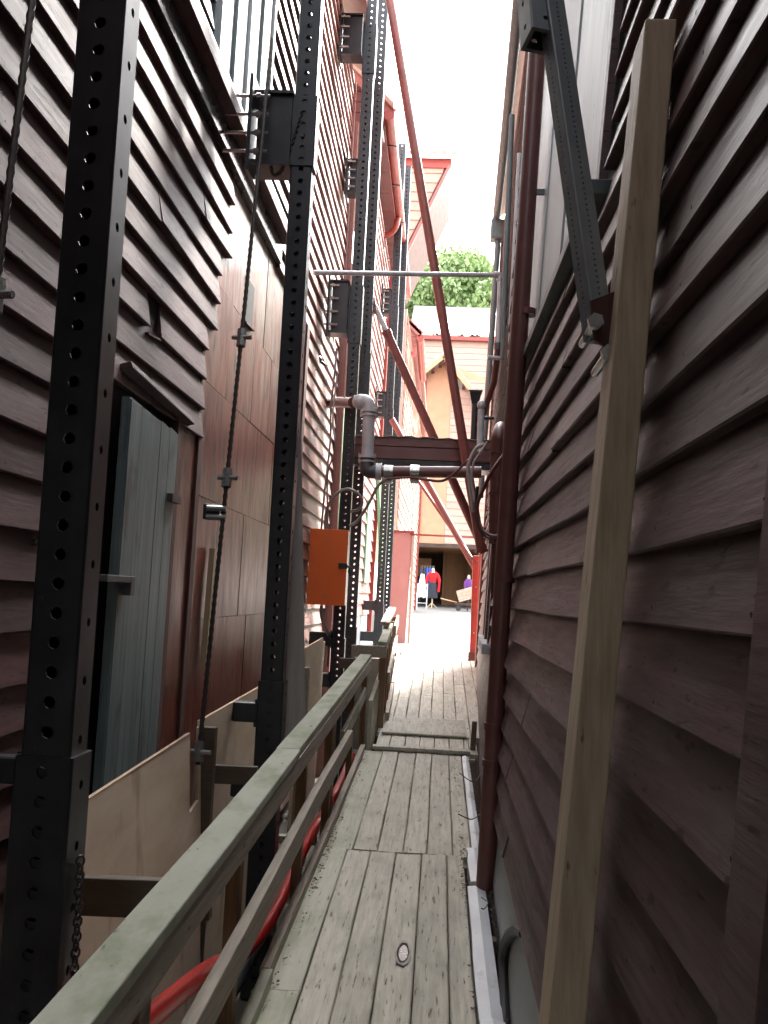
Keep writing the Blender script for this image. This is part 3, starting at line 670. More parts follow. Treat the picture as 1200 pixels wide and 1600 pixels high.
# ------------------------------------------------------------------ perforated steel posts
def perf_mesh(mb, wd, z0, z1, pitch, r, side_every=2, rs=None, c=.007, dep=.009):
    rs = rs or r * .8; h = wd / 2; n = max(1, int(round((z1 - z0) / pitch)))
    def plate(org, ux, nrm, p, rad, cnt):
        hw = h - c; zc = z0
        for i in range(cnt):
            za = z0 + (z1 - z0) * i / cnt; zb_ = z0 + (z1 - z0) * (i + 1) / cnt; zm = (za + zb_) / 2
            outer = [(hw, za), (hw, zm), (hw, zb_), (0, zb_), (-hw, zb_), (-hw, zm), (-hw, za), (0, za)]
            ang = [-45, 0, 45, 90, 135, 180, 225, 270]
            inner = [(rad * math.cos(math.radians(a)), zm + rad * math.sin(math.radians(a))) for a in ang]
            vs = [org + ux * u + Vector((0, 0, z)) for u, z in outer] + [org + ux * u + Vector((0, 0, z)) for u, z in inner] + [org - nrm * dep + ux * u + Vector((0, 0, z)) for u, z in inner]
            fs = [(j, (j+1) % 8, 8 + (j+1) % 8, 8 + j) for j in range(8)] + [(8 + j, 8 + (j+1) % 8, 16 + (j+1) % 8, 16 + j) for j in range(8)]
            mb.add(vs, fs)
    ns = max(1, n // side_every)
    plate(Vector((0, -h, 0)), Vector((1, 0, 0)), Vector((0, -1, 0)), pitch, r, n)
    plate(Vector((0, h, 0)), Vector((-1, 0, 0)), Vector((0, 1, 0)), pitch, r, n)
    plate(Vector((h, 0, 0)), Vector((0, 1, 0)), Vector((1, 0, 0)), pitch * side_every, rs, ns)
    plate(Vector((-h, 0, 0)), Vector((0, -1, 0)), Vector((-1, 0, 0)), pitch * side_every, rs, ns)
    q = h - c; k = .3 * c
    for (p0, p1) in (((q, -h), (h, -q)), ((h, q), (q, h)), ((-q, h), (-h, q)), ((-h, -q), (-q, -h))):
        pm = ((p0[0] + p1[0]) / 2 * 1.015, (p0[1] + p1[1]) / 2 * 1.015)
        mb.add([(p0[0], p0[1], z0), (pm[0], pm[1], z0), (p1[0], p1[1], z0), (p0[0], p0[1], z1), (pm[0], pm[1], z1), (p1[0], p1[1], z1)], [(0, 1, 4, 3), (1, 2, 5, 4)])
    # rim between an outer sleeve and the tube inside
    for z in (z0, z1):
        a = [(-h, -h), (h, -h), (h, h), (-h, h)]; i = h - .012
        b = [(-i, -i), (i, -i), (i, i), (-i, i)]
        mb.add([(x, y, z) for x, y in a] + [(x, y, z) for x, y in b], [(j, (j+1) % 4, 4 + (j+1) % 4, 4 + j) for j in range(4)])
    return mb
PW, ZB, ZT = .13, -.62, 9.6
POST_ME = {}
def post(label, x, y, sleeves, zt=ZT, zb=ZB):
    t = thing('steel_post', label, 'steel post', (x, y, zb), 'perforated steel posts along the left wall')
    key = (zt, zb)
    if key not in POST_ME:
        mb = perf_mesh(MB(), PW, 0, zt - zb, .0755, .0165)
        me = bpy.data.meshes.new('tube'); me.from_pydata(mb.v, [], mb.f); me.update(); me.materials.append(M['black_steel']); POST_ME[key] = me
    o = bpy.data.objects.new('tube', POST_ME[key]); COL.objects.link(o); o.parent = t
    for (a, b) in sleeves:
        mb = perf_mesh(MB(), PW + .022, a - zb, b - zb, .0755, .0165)
        me = bpy.data.meshes.new('sleeve'); me.from_pydata(mb.v, [], mb.f); me.update(); me.materials.append(M['black_steel'])
        s = bpy.data.objects.new('sleeve', me); COL.objects.link(s); s.parent = t
    for (a, b) in sleeves[:1]:
        zz = a - zb + .18 - 0
        mb = MB().tube([(0, -PW / 2 - .03, zz), (0, PW / 2 + .03, zz)], .011, 8); 
        me = bpy.data.meshes.new('bolt'); me.from_pydata(mb.v, [], mb.f); me.materials.append(M['rod_steel'])
        s = bpy.data.objects.new('bolt', me); COL.objects.link(s); s.parent = t
    return t
PX = {1: (-.982, 2.665), 2: (-.955, 6.065), 31: (-1.10, 11.5), 32: (-1.06, 12.6), 41: (-1.0, 17.4), 42: (-.93, 18.3), 51: (-.93, 24.0), 52: (-1.06, 25.2)}
post('nearest black perforated steel post, tallest in the picture at far left', *PX[1], [(-.62, 1.25), (-.62 + .001, .97 - .0)][:1] )
post('second black perforated steel post, rising just left of the orange box', *PX[2], [(4.28, 4.72), (-.62, 1.17)])
post('third black perforated steel post, directly behind the orange box', *PX[31], [(4.55, 5.22), (7.75, 8.35), (-.6, 1.2)])
post('fourth black perforated steel post, close behind the one at the orange box', *PX[32], [(3.9, 4.7), (-.6, 1.3)])
post('fifth perforated steel post, left one of the pair before the pink door', *PX[41], [(6.0, 6.7), (4.2, 4.9), (-.5, 1.55)])
post('sixth perforated steel post, right one of the pair before the pink door', *PX[42], [(5.3, 5.9)])
post('distant perforated steel post standing above the pink door', *PX[51], [], zt=7.4, zb=.4)
post('farthest perforated steel post, thin and partly hidden by nearer ones', *PX[52], [], zt=6.6, zb=.4)

def bracket(label, xw, xp, y, z0, z1, dy=.16):
    t = thing('wall_bracket', label, 'steel bracket', (xp, y, z0), 'black steel brackets tying posts to the wall')
    zc = (z0 + z1) / 2; hh = (z1 - z0)
    MB().box(xw + .05, xp, y - dy / 2, y + dy / 2, z0 + .03, z1 - .03).build('body', 'black_steel', t, bevel=.004)
    MB().box(xw + .02, xp + .005, y - dy / 2 - .03, y + dy / 2 + .03, z1 - .03, z1 - .012).build('top_plate', 'black_steel', t)
    MB().box(xw + .02, xp + .005, y - dy / 2 - .03, y + dy / 2 + .03, z0, z0 + .03).build('bottom_plate', 'black_steel', t)
    MB().box(xw + .008, xw + .03, y - dy / 2 - .09, y + dy / 2 + .06, z0 - .06, z1 + .06).build('wall_plate', 'black_steel', t)
    for k in range(4):
        z = z0 + hh * (.14 + .24 * k)
        MB().tube([(min(xw, -1.42 if y < 12 else xw), y - dy / 2 - .055, z), (xw + .13, y - dy / 2 - .055, z)], .011, 6).build('stud', 'bright_steel', t)
        MB().tube([(xw + .05, y - dy / 2 - .055, z), (xw + .075, y - dy / 2 - .055, z)], .021, 6).build('nut', 'bright_steel', t)
    return t
bracket('black bracket high on the second steel post beside the window', -1.285, PX[2][0] - .07, 6.06, 4.26, 4.74, .18)
bracket('black bracket midway up the third post, at the galvanised cross pipe', -1.40, PX[31][0] - .07, 11.3, 4.6, 5.22)
bracket('topmost black bracket on the third post, against the sky', XL(0, 8) + .03, PX[31][0] - .07, 11.3, 7.85, 8.35)
bracket('black bracket under the eave behind the third post', -1.42, PX[32][0] - .07, 12.6, 6.75, 7.2)
bracket('black bracket on the fifth post just below the galvanised cross pipe', XL2(0, 7) + .03, PX[41][0] - .07, 17.4, 6.55, 7.0)
bracket('black bracket on the fifth post beside the silver elbow', XL2(0, 5) + .03, PX[41][0] - .07, 17.4, 4.75, 5.2)
def stub(label, xa, xb, y, z, s=.115):
    t = thing('strut_stub', label, 'steel stub', (xa, y, z - s / 2), 'short steel stubs low on the posts')
    MB().box(xa, xb, y - s / 2, y + s / 2, z - s / 2, z + s / 2).build('tube', 'black_steel', t, bevel=.012)
    MB().box(xb - .012, xb, y - s / 2 - .02, y + s / 2 + .02, z - s / 2 - .02, z + s / 2 + .02).build('plate', 'black_steel', t)
z = P(380, 1112, 6.0).z; stub('upper black steel stub at the foot of the second post', P(364, 1112, 6.0).x, PX[2][0] - .07, 6.03, z)
z = P(376, 1229, 6.0).z; stub('lower black steel stub at the foot of the second post', P(361, 1229, 6.0).x, PX[2][0] - .07, 6.03, z)
z = P(5, 1203, 2.66).z; stub('black steel stub at the left frame edge by the nearest post', -1.34, PX[1][0] - .07, 2.68, z, .07)
z = P(498, 997, 11.5).z; stub('upper black stub of the third post below the orange box', -1.42, PX[31][0] - .07, 11.45, z, .15)
z = P(498, 1061, 11.5).z; stub('lower black stub of the third post below the orange box', -1.42, PX[31][0] - .07, 11.45, z, .15)
z = P(578, 946, 17.4).z; stub('upper black stub left of the fifth post by the pink door', -1.35, PX[41][0] - .07, 17.4, z, .16)
z = P(574, 994, 17.4).z; stub('lower black stub left of the fifth post by the pink door', -1.38, PX[41][0] - .07, 17.4, z, .16)

# chain on the nearest and second post
def chain(label, pts, r=.011):
    t = MB(); pp = curve(pts, 10); k = 0
    for i in range(0, len(pp) - 1):
        a, b = pp[i], pp[i+1]; d = (b - a); q = d.orthogonal().normalized()
        if k % 2: q = d.cross(q).normalized()
        k += 1; L = d.length * .72; u = d.normalized(); c = (a + b) / 2
        ring = [c + u * L * math.cos(t_) + q * r * math.sin(t_) for t_ in [2 * math.pi * j / 10 for j in range(11)]]
        t.tube(ring, r * .3, 5, caps=False)
    return t.build('chain', 'rod_steel', None, smooth=True, label=label, category='chain')
x1 = PX[1][0] + .09
chain('short black chain hanging down the right side of the nearest post', [(x1, 2.66, .99), (x1 + .005, 2.66, .8), (x1 + .003, 2.66, .6), (x1 - .01, 2.66, .4), (x1 - .03, 2.65, .3)])
chain('thin chain looped on the second post under its bracket', [(PX[2][0] - .01, 5.99, 4.62), (PX[2][0] - .05, 5.985, 4.45), (PX[2][0] - .11, 5.98, 4.25), (PX[2][0] - .17, 5.98, 4.22), (PX[2][0] - .19, 5.98, 4.4)])

# threaded rods
def rod(label, a, b, couplers, r=.0135):
    t = thing('threaded_rod', label, 'threaded rod', tuple(b)); a = Vector(a); b = Vector(b)
    n = int((a - b).length / .022); pts = []; rs = []
    for i in range(n + 1):
        p = a.lerp(b, i / n); pts.append(p); rs.append(r if i % 2 else r * .72)
    MB().tube(pts, rs, 8).build('rod', 'rod_steel', t, smooth=True)
    u = (b - a).normalized()
    for k in couplers:
        c = a.lerp(b, k); mb = MB().tube([c - u * .05, c + u * .05], .026, 8)
        mb.build('coupler', 'bright_steel', t)
        MB().tube([c + Vector((-.05, 0, 0)), c + Vector((.06, -.02, 0))], .012, 6).build('clamp_bolt', 'bright_steel', t)
    return t
ra_, rb_ = P(425, 60, 5.85), P(309, 1195, 5.0)
rod('long threaded rod slanting from the bracket down to the plywood notch', ra_, rb_, [.465, .655, .985])
rod('threaded rod crossing the upper left corner of the picture', P(58, -60, 2.95), P(-10, 480, 2.75), [.97])
cl = P(335, 803, 5.3)
t = thing('rod_clamp', 'bright steel clamp on the threaded rod beside the grey door', 'clamp', tuple(cl))
MB().box(cl.x - .055, cl.x + .03, cl.y - .03, cl.y + .03, cl.z - .03, cl.z + .05).build('body', 'black_steel', t, bevel=.004)
for dz in (-.02, .025):
    MB().tube([cl + Vector((-.03, -.05, dz)), cl + Vector((.07, -.05, dz))], .016, 8).build('bolt', 'bright_steel', t)
c = P(2, 845, 3.6)
t = thing('wall_bolt', 'single bright bolt sticking out of the boards at left edge', 'bolt', (XL(0, c.z), 3.6, c.z))
MB().tube([(XL(0, c.z), 3.6, c.z), (XL(0, c.z) + .12, 3.6, c.z)], .012, 8).build('shank', 'bright_steel', t)
MB().tube([(XL(0, c.z) + .07, 3.6, c.z), (XL(0, c.z) + .095, 3.6, c.z)], .024, 6).build('nut', 'bright_steel', t)
# grey board behind the second post
a, b = P(464, 1150, 6.3), P(493, 90, 6.3)
MB().hexa([P(443, 1170, 6.32), P(478, 1170, 6.32), P(478, 1170, 6.35), P(443, 1170, 6.35), P(456, 590, 6.32), P(470, 590, 6.32), P(470, 590, 6.35), P(456, 590, 6.35)]).build('grey_board', 'grey_board', None, bevel=.003, label='tall grey tapering board standing behind the second steel post', category='board')

# ------------------------------------------------------------------ orange box with its cables
ob = thing('electric_box', 'bright orange electrical cabinet with black latch on the third post', 'cabinet', (-1.2, 11.3, 1.5))
A, B = P(486, 827, 11.2), P(538, 946, 11.2)
x0, x1, z0, z1 = A.x, B.x, B.z, P(500, 827, 11.2).z
MB().box(x0, x1, 11.22, 11.42, z0, z1).build('case', 'grey_enamel', ob, bevel=.006)
od = MB().box(x0 - .006, x1 + .004, 11.192, 11.218, z0 - .006, z1 + .006).build('door', 'orange', ob, bevel=.004)
MB().box(x1 - .085, x1 + .012, 11.172, 11.191, (z0 + z1) / 2 - .01, (z0 + z1) / 2 + .05).build('latch', 'black_steel', od, bevel=.004)
for z in (z0 + .1, z1 - .1):
    MB().tube([(lerp(x0, x1, .45), 11.185, z), (lerp(x0, x1, .45), 11.193, z)], .012, 8).build('screw', 'bright_steel', od)
MB().tube(curve([(x1 + .012, 11.17, (z0 + z1) / 2 + .02), (x1 + .04, 11.16, (z0 + z1) / 2 + .0), (x1 + .035, 11.16, (z0 + z1) / 2 - .04), (x1 + .06, 11.16, (z0 + z1) / 2 - .09)], 4), .014, 6).build('padlock', 'rod_steel', od)
def cable(label, pts, r=.014, m='cable_grey'):
    return MB().tube(curve(pts, 8), r, 8).build('cable', m, None, smooth=True, label=label, category='cable')
cable('pale cable looping up from the orange box round the third post', [P(508, 830, 11.3), P(510, 800, 11.3), P(522, 775, 11.3), P(542, 764, 11.3), P(560, 772, 11.3), P(566, 785, 11.3), P(560, 796, 11.4), P(548, 799, 11.45)], .017)
cable('brown cable sagging from the silver elbow down to the third post', [P(546, 822, 11.1), P(560, 812, 11.1), P(577, 785, 11.05), P(590, 760, 11.0), P(604, 748, 10.95)], .016, 'cable_grey')
cable('dark cable sagging along the brown cross pipe to the right wall', [P(604, 748, 10.95), P(640, 746, 10.95), P(668, 750, 10.9), P(692, 751, 10.85), P(712, 738, 10.8), P(728, 722, 10.75), P(742, 714, 10.6)], .015, 'paint_brown')
cable('thin cable running up the left wall above the orange box', [P(502, 828, 11.3), P(508, 760, 11.4), P(516, 690, 11.5), P(517, 640, 11.5), P(522, 590, 11.2), P(526, 545, 11.3)], .012)
cable('second thin cable bundled beside the cable above the orange box', [P(512, 826, 11.3), P(512, 742, 11.4), P(524, 700, 10.9), P(520, 650, 11.0), P(527, 585, 11.2)], .01)
cable('grey cable drooping below the orange box into the trench', [P(502, 946, 11.15), P(503, 965, 11.2), P(510, 985, 11.3), P(513, 995, 11.4), P(511, 1040, 11.5)], .02)
# small lamp fitting on the wall
lf = thing('wall_fitting', 'small rusty iron fitting with cable on wall above the orange box', 'fitting', (XL(0, 4), 11.2, 4.2))
q = P(497, 562, 11.2)
MB().tube(curve([P(484, 520, 11.0), P(496, 524, 11.1), P(495, 545, 11.2), P(496, 560, 11.2), P(508, 570, 11.25)], 5), .018, 7).build('arm', 'rod_steel', lf, smooth=True)
MB().sphere(q, .05).build('junction', 'grey_iron', lf, smooth=True)
MB().hexa([P(481, 503, 11.0), P(488, 503, 11.0), P(488, 503, 11.06), P(481, 503, 11.06), P(481, 522, 11.0), P(488, 522, 11.0), P(488, 522, 11.06), P(481, 522, 11.06)]).build('plate', 'paint_red', lf)
for k, (pa, pb, D) in enumerate(((P(508, 405, 11.5), P(502, 508, 11.5), 11.5), (P(536, -20, 12.2), P(537, 90, 12.2), 12.2), (P(540, 205, 12.9), P(536, 305, 12.9), 12.9), (P(524, 490, 12.4), P(519, 535, 12.4), 12.4))):
    MB().bar(pa, pb, .05, .10, up=(0, 1, 0)).build('wall_batten', 'batten_wood' if k != 1 else 'stud_wood', None, bevel=.003, category='batten',
        label=['tan batten behind the mid bracket left of the galvanised cross pipe', 'tan batten behind the topmost bracket at upper edge', 'tan batten on the wall just below the gabled eave', 'short tan batten under the mid bracket of the third post'][k])
# ------------------------------------------------------------------ pipes and beam crossing the alley
def ring(mb, c, u, r, h, n=12):
    u = Vector(u).normalized() * h / 2; mb.tube([c - u, c + u], r, n); return mb
bm = thing('bridging_beam', 'brown boxed timber beam with sheet cover bridging the alley', 'beam', (-.3, 12.1, 3.2))
a0, a1 = P(548, 681, 12.0), P(762, 686, 12.0); zt, zb_ = a0.z, P(600, 716, 12.0).z
zm = lerp(zb_, zt, .58)
MB().hexa([(a0.x, 12.0, zb_), (a1.x + .12, 12.0, zb_), (a1.x + .12, 12.22, zb_), (a0.x, 12.22, zb_), (a0.x, 12.0, zm), (a1.x + .12, 12.0, zm), (a1.x + .12, 12.22, zm), (a0.x, 12.22, zm)]).build('lower_board', 'paint_brown', bm, bevel=.004)
MB().box(a0.x, a1.x + .12, 11.985, 12.22, zm + .004, zt).build('upper_board', 'paint_brown', bm, bevel=.004)
MB().box(a0.x, a1.x + .12, 12.02, 12.5, zb_ - .09, zb_ - .004).build('bottom_beam', 'tar', bm)
mb = MB(); n = 24
vs = []
for i in range(n + 1):
    x = lerp(a0.x - .02, a1.x + .14, i / n); dz = .008 * math.sin(i * 2.1) + rnd(-.006, .006)
    vs += [(x, 11.95, zt + .006 + dz), (x, 12.6, zt + .05), (x, 12.6, zt + .055), (x, 11.95, zt + .012 + dz)]
fs = []
for i in range(n):
    for j in range(4): p = i * 4 + j; q = i * 4 + (j + 1) % 4; fs.append((p, p + 4, q + 4, q))
mb.add(vs, fs).build('sheet_cover', 'roof_sheet', bm)

sp = thing('galvanised_pipework', 'silver flanged pipe dropping in front of the third post', 'pipe', (-.9, 11.2, 3.0))
D = 11.0
e0, e1 = P(577, 632, D), P(574, 727, D)
MB().tube([P(510, 628, 12.5), P(552, 629, 11.05)], .062, 14).build('inlet_pipe', 'paint_brown', sp, smooth=True)
MB().tube(curve([P(555, 628, D), P(566, 626, D), P(575, 630, D), P(577, 642, D)], 5), .072, 14).build('top_elbow', 'galvanised', sp, smooth=True)
MB().sphere(P(562, 628, D), .085).build('coupling', 'galvanised', sp, smooth=True)
MB().tube([P(577, 640, D), P(574, 714, D)], .066, 16).build('drop_pipe', 'galvanised', sp, smooth=True)
for yy, r in ((642, .092), (714, .096)):
    mb = MB(); c = P(577 if yy < 700 else 574, yy, D); ring(mb, c, (0, 0, 1), r, .03, 16); ring(mb, c + Vector((0, 0, -.05)), (0, 0, 1), r * .9, .02, 16); mb.build('flange', 'galvanised', sp, smooth=True)
    for sx in (-1, 1):
        MB().tube([c + Vector((sx * .085, 0, -.07)), c + Vector((sx * .085, 0, .04))], .014, 6).build('flange_bolt', 'bright_steel', sp)
MB().tube(curve([P(574, 714, D), P(573, 728, D), P(577, 736, D), P(590, 737, D)], 5), .078, 14).build('bottom_elbow', 'grey_iron', sp, smooth=True)
c = P(592, 737, D); MB().tube([c - Vector((.03, 0, 0)), c + Vector((.03, 0, 0))], .095, 16).build('flange', 'galvanised', sp, smooth=True)
MB().tube([c + Vector((0, 0, .07)), c + Vector((0, 0, .135))], .022, 8).build('lug', 'grey_iron', sp, smooth=True)
hp = thing('cross_pipe', 'brown horizontal pipe with two silver clamps under the beam', 'pipe', (-.2, 11.0, 3.0))
MB().tube([c + Vector((.03, 0, 0)), P(752, 738, D)], .064, 16).build('tube', 'paint_brown', hp, smooth=True)
for px in (607, 648):
    k = P(px, 737, D); MB().tube([k - Vector((.05, 0, 0)), k + Vector((.05, 0, 0))], .074, 16).build('clamp', 'bright_steel', hp, smooth=True)
    MB().box(k.x - .045, k.x + .045, k.y - .02, k.y + .02, k.z - .13, k.z - .06).build('clamp_tab', 'bright_steel', hp)
# galvanised cross tube high up
gt = thing('scaffold_tube', 'thin galvanised tube crossing the alley high up with elbow', 'tube', tuple(P(780, 545, 10.6)))
g0, g1 = P(490, 426, 9.7), P(779, 430, 10.6); g2 = P(776, 542, 10.6)
MB().tube([g0, g1 - (g1 - g0).normalized() * .05], .025, 12).build('cross_tube', 'galvanised', gt, smooth=True)
MB().tube(curve([g1 - (g1 - g0).normalized() * .06, g1, g1 + Vector((.015, 0, -.06))], 4), .036, 10).build('elbow', 'galvanised', gt, smooth=True)
MB().tube([g1 + Vector((.015, 0, -.05)), g2 + Vector((.015, 0, 0))], .025, 12).build('drop_tube', 'galvanised', gt, smooth=True)
MB().tube([g2 + Vector((.015, 0, .04)), g2 + Vector((.015, 0, -.03))], .042, 10).build('collar', 'grey_iron', gt, smooth=True)
MB().tube([g2 + Vector((-.09, -.02, -.12)), g2 + Vector((.13, .02, -.12))], .025, 10).build('cross_nipple', 'galvanised', gt, smooth=True)
MB().tube([g2 + Vector((.015, 0, -.02)), g2 + Vector((-.01, .1, -.35)), g2 + Vector((-.13, .5, -.75))], .035, 8).build('branch', 'paint_brown', gt, smooth=True)
# vent pipe, hopper, big soil pipe on the right
vp = thing('vent_pipe', 'grey capped vent pipe standing beside the black rainwater hopper', 'pipe', tuple(P(752, 700, 10.4)))
MB().tube([P(750, 705, 10.4), P(752, 640, 10.4)], .036, 12).build('tube', 'galvanised', vp, smooth=True)
MB().sphere(P(752, 633, 10.4), .044, 12, 8, 1.15).build('cap', 'galvanised', vp, smooth=True)
MB().tube([P(757, 653, 10.4), P(772, 653, 10.4)], .018, 8).build('wall_fixing', 'rod_steel', vp, smooth=True)
ho = thing('rain_hopper', 'black rainwater hopper head at the right wall above the beam', 'hopper', tuple(P(743, 660, 12.6)))
h0 = P(743, 614, 12.6)
MB().hexa([h0 + Vector((-.045, -.05, -.14)), h0 + Vector((.045, -.05, -.14)), h0 + Vector((.045, .05, -.14)), h0 + Vector((-.045, .05, -.14)), h0 + Vector((-.075, -.08, 0)), h0 + Vector((.075, -.08, 0)), h0 + Vector((.075, .08, 0)), h0 + Vector((-.075, .08, 0))]).build('bowl', 'black_steel', ho, bevel=.006)
MB().box(h0.x - .085, h0.x + .085, h0.y - .09, h0.y + .09, h0.z, h0.z + .025).build('rim', 'black_steel', ho, bevel=.004)
MB().tube([h0 + Vector((0, 0, -.1)), h0 + Vector((0, 0, -.62))], .042, 12).build('outlet', 'black_steel', ho, smooth=True)
so = thing('soil_pipe', 'thick red-brown soil pipe with domed bend on the right wall', 'pipe', tuple(P(775, 850, 6.8)))
D = 6.8
MB().tube(curve([P(776, 850, D), P(778, 760, D), P(779, 700, D), P(780, 684, D), P(782, 674, D + .06), P(784, 672, D + .2), P(786, 690, D + .45)], 5), .054, 18).build('tube', 'paint_brown', so, smooth=True)
for yy in (707, 745, 772, 815):
    k = P(777 + (yy < 760), yy, D); mb = MB(); ring(mb, k, (0, 0, 1), .058, .018, 18); mb.build('collar', 'paint_brown', so, smooth=True)
MB().tube([P(776, 850, D), P(775, 905, D), P(775, 930, D + .1)], .036, 12).build('tail', 'paint_brown', so, smooth=True)
cable('pale grey cable arching over the end of the brown cross pipe', [P(757, 694, 10.2), P(745, 700, 10.2), P(736, 715, 10.2), P(731, 735, 10.2), P(735, 765, 10.2), P(740, 800, 10.2)], .02)
cable('second pale cable hanging parallel at the end of the brown cross pipe', [P(762, 690, 10.0), P(752, 705, 10.0), P(741, 722, 10.0), P(737, 745, 10.0), P(742, 785, 10.0)], .012)
cable('brown cable curving across the thick soil pipe', [P(795, 690, 6.5), P(789, 708, 6.5), P(770, 735, 6.5), P(755, 765, 6.55), P(746, 790, 6.6), P(750, 820, 6.6), P(765, 836, 6.55), P(790, 838, 6.5)], .012, 'paint_brown')
cable('dark cable looping below the thick soil pipe', [P(746, 760, 6.9), P(744, 800, 6.9), P(750, 826, 6.85), P(764, 841, 6.8), P(784, 842, 6.7)], .011, 'cable_black')
# drainpipe down the right wall
dp = thing('drainpipe', 'long red-brown drainpipe running down the right wall to the boards', 'drainpipe', tuple(P(757, 1385, 5.55)))
D = 5.55
d0, d1, d2 = P(758, 1388, D), P(785, 930, D), P(848, -60, D)
d3 = d2 + (d2 - d1) * .9
MB().tube([d0, d0.lerp(d1, .5), d1, d1.lerp(d2, .5), d2, d3], .049, 20).build('tube', 'paint_brown', dp, smooth=True)
for px, py in ((789, 905), (772, 1135), (769, 1192), (822, 488)):
    k = P(px, py, D); mb = MB(); ring(mb, k, d1 - d0, .0545, .035, 20); mb.build('collar', 'paint_brown', dp, smooth=True)
for px, py in ((791, 860), (836, 300)):
    k = P(px, py, D); MB().box(k.x, k.x + .12, k.y - .012, k.y + .012, k.z - .015, k.z + .015).build('bracket', 'grey_iron', dp)
MB().tube([P(800, 180, 10.2), P(790, 420, 10.2), P(786, 560, 10.2)], .03, 10).build('conduit', 'frame_teal', None, smooth=True, label='thin blue-grey conduit on the far right wall left of the drainpipe', category='conduit')
MB().tube([P(812, 240, 8.8), P(800, 470, 8.8), P(795, 600, 8.8)], .022, 10).build('conduit', 'galvanised', None, smooth=True, label='slim pale conduit between drainpipe and blue-grey conduit', category='conduit')

# ------------------------------------------------------------------ stud, bracket and perforated brace on the right wall
f0, f1 = P(857, 1600, 2.07), P(1009, 28, 2.29)
dd = (f1 - f0); f00 = f0 - dd * ((f0.z - .08) / dd.z)
W, Lg = Vector((.072, 0, 0)), Vector((0, .148, 0))
st = MB().hexa([f00, f00 + W, f00 + W + Lg, f00 + Lg, f1, f1 + W, f1 + W + Lg, f1 + Lg])
st.build('timber_stud', 'stud_wood', None, bevel=.004, label='tall raw timber stud leaning against the right wall in the foreground', category='timber')
def along_stud(k, off=(0, 0, 0)): return f00.lerp(f1, k) + Vector(off)
wb = thing('brace_shoe', 'rusty steel shoe with bolts fixing the brace to the timber stud', 'bracket', tuple(P(940, 510, 2.33)))
b0 = P(932, 500, 2.36)
MB().prism([P(922, 470, 2.30), P(962, 455, 2.30), P(962, 520, 2.30), P(950, 545, 2.30), P(928, 530, 2.30)], (0, .012, 0)).build('plate', 'frame_rust', wb)
MB().prism([P(922, 470, 2.44), P(962, 455, 2.44), P(962, 520, 2.44), P(950, 545, 2.44), P(928, 530, 2.44)], (0, .012, 0)).build('plate', 'frame_rust', wb)
for px, py in ((932, 500), (953, 549)):
    k = P(px, py, 2.27); MB().tube([k, k + Vector((0, .22, 0))], .011, 8).build('bolt', 'bright_steel', wb)
    MB().tube([k + Vector((0, .005, 0)), k + Vector((0, .025, 0))], .019, 6).build('nut', 'bright_steel', wb)
br = thing('perforated_brace', 'grey perforated steel brace slanting up from the timber stud', 'brace', tuple(b0))
t0, t1 = P(936, 528, 2.38), P(842, -120, 2.75); t2 = P(845, 65, 2.645)
def perf_bar(a, b, wd, pitch, r, name):
    L = (b - a).length; mb = perf_mesh(MB(), wd, 0, L, pitch, r, 1, r, c=.004, dep=.004)
    q = (b - a).to_track_quat('Z', 'Y'); 
    mb.v = [a + q @ v for v in mb.v]; return mb.build(name, 'brace_steel', br)
perf_bar(t0, t1 + (t1 - t0) * .5, .056, .016, .003, 'tube')
perf_bar(t2, t1 + (t1 - t0) * .6, .084, .08, .008, 'sleeve')

# ------------------------------------------------------------------ red raking struts
def strut(label, a, b, r, thin=None):
    t = thing('raking_strut', label, 'strut', tuple(b), 'red tubular raking struts across the alley')
    u = (b - a)
    if thin: 
        k = a + u * thin
        MB().tube([a, k], r * .62, 12).build('inner_tube', 'galvanised', t, smooth=True); MB().tube([k, b], r, 14).build('tube', 'strut_red', t, smooth=True)
        MB().tube([k - u.normalized() * .03, k + u.normalized() * .04], r * 1.14, 14).build('collar', 'strut_red', t, smooth=True)
    else: MB().tube([a, b], r, 14).build('tube', 'strut_red', t, smooth=True)
    MB().tube([b - u.normalized() * .02, b + u.normalized() * .01], r * 1.5, 8).build('foot_plate', 'strut_red', t)
    return t
strut('longest red strut reaching from the sky down to the right wall', P(588, -130, 11.2), P(752, 862, 11.5), .053)
strut('red strut with grey end slanting down behind the brown beam', P(586, 478, 12.75), P(757, 862, 13.0), .056, .11)
strut('thicker red strut below the beam reaching the red posts', P(612, 655, 16.2), P(748, 898, 16.0), .05)
strut('thinner red strut just under the thicker one, below the beam', P(618, 700, 16.6), P(742, 880, 15.9), .026)
k = P(583, 478, 12.7)
t = thing('strut_socket', 'small red socket bracket holding the grey strut end', 'bracket', tuple(k))
MB().hexa([k + Vector((-.1, -.05, -.1)), k + Vector((.06, -.05, -.1)), k + Vector((.06, .05, -.1)), k + Vector((-.1, .05, -.1)), k + Vector((-.1, -.05, .12)), k + Vector((.02, -.05, .1)), k + Vector((.02, .05, .1)), k + Vector((-.1, .05, .12))]).build('shoe', 'strut_red', t, bevel=.008)
MB().tube([k + Vector((.0, -.09, 0)), k + Vector((.0, .09, 0))], .022, 8).build('pin', 'rod_steel', t)
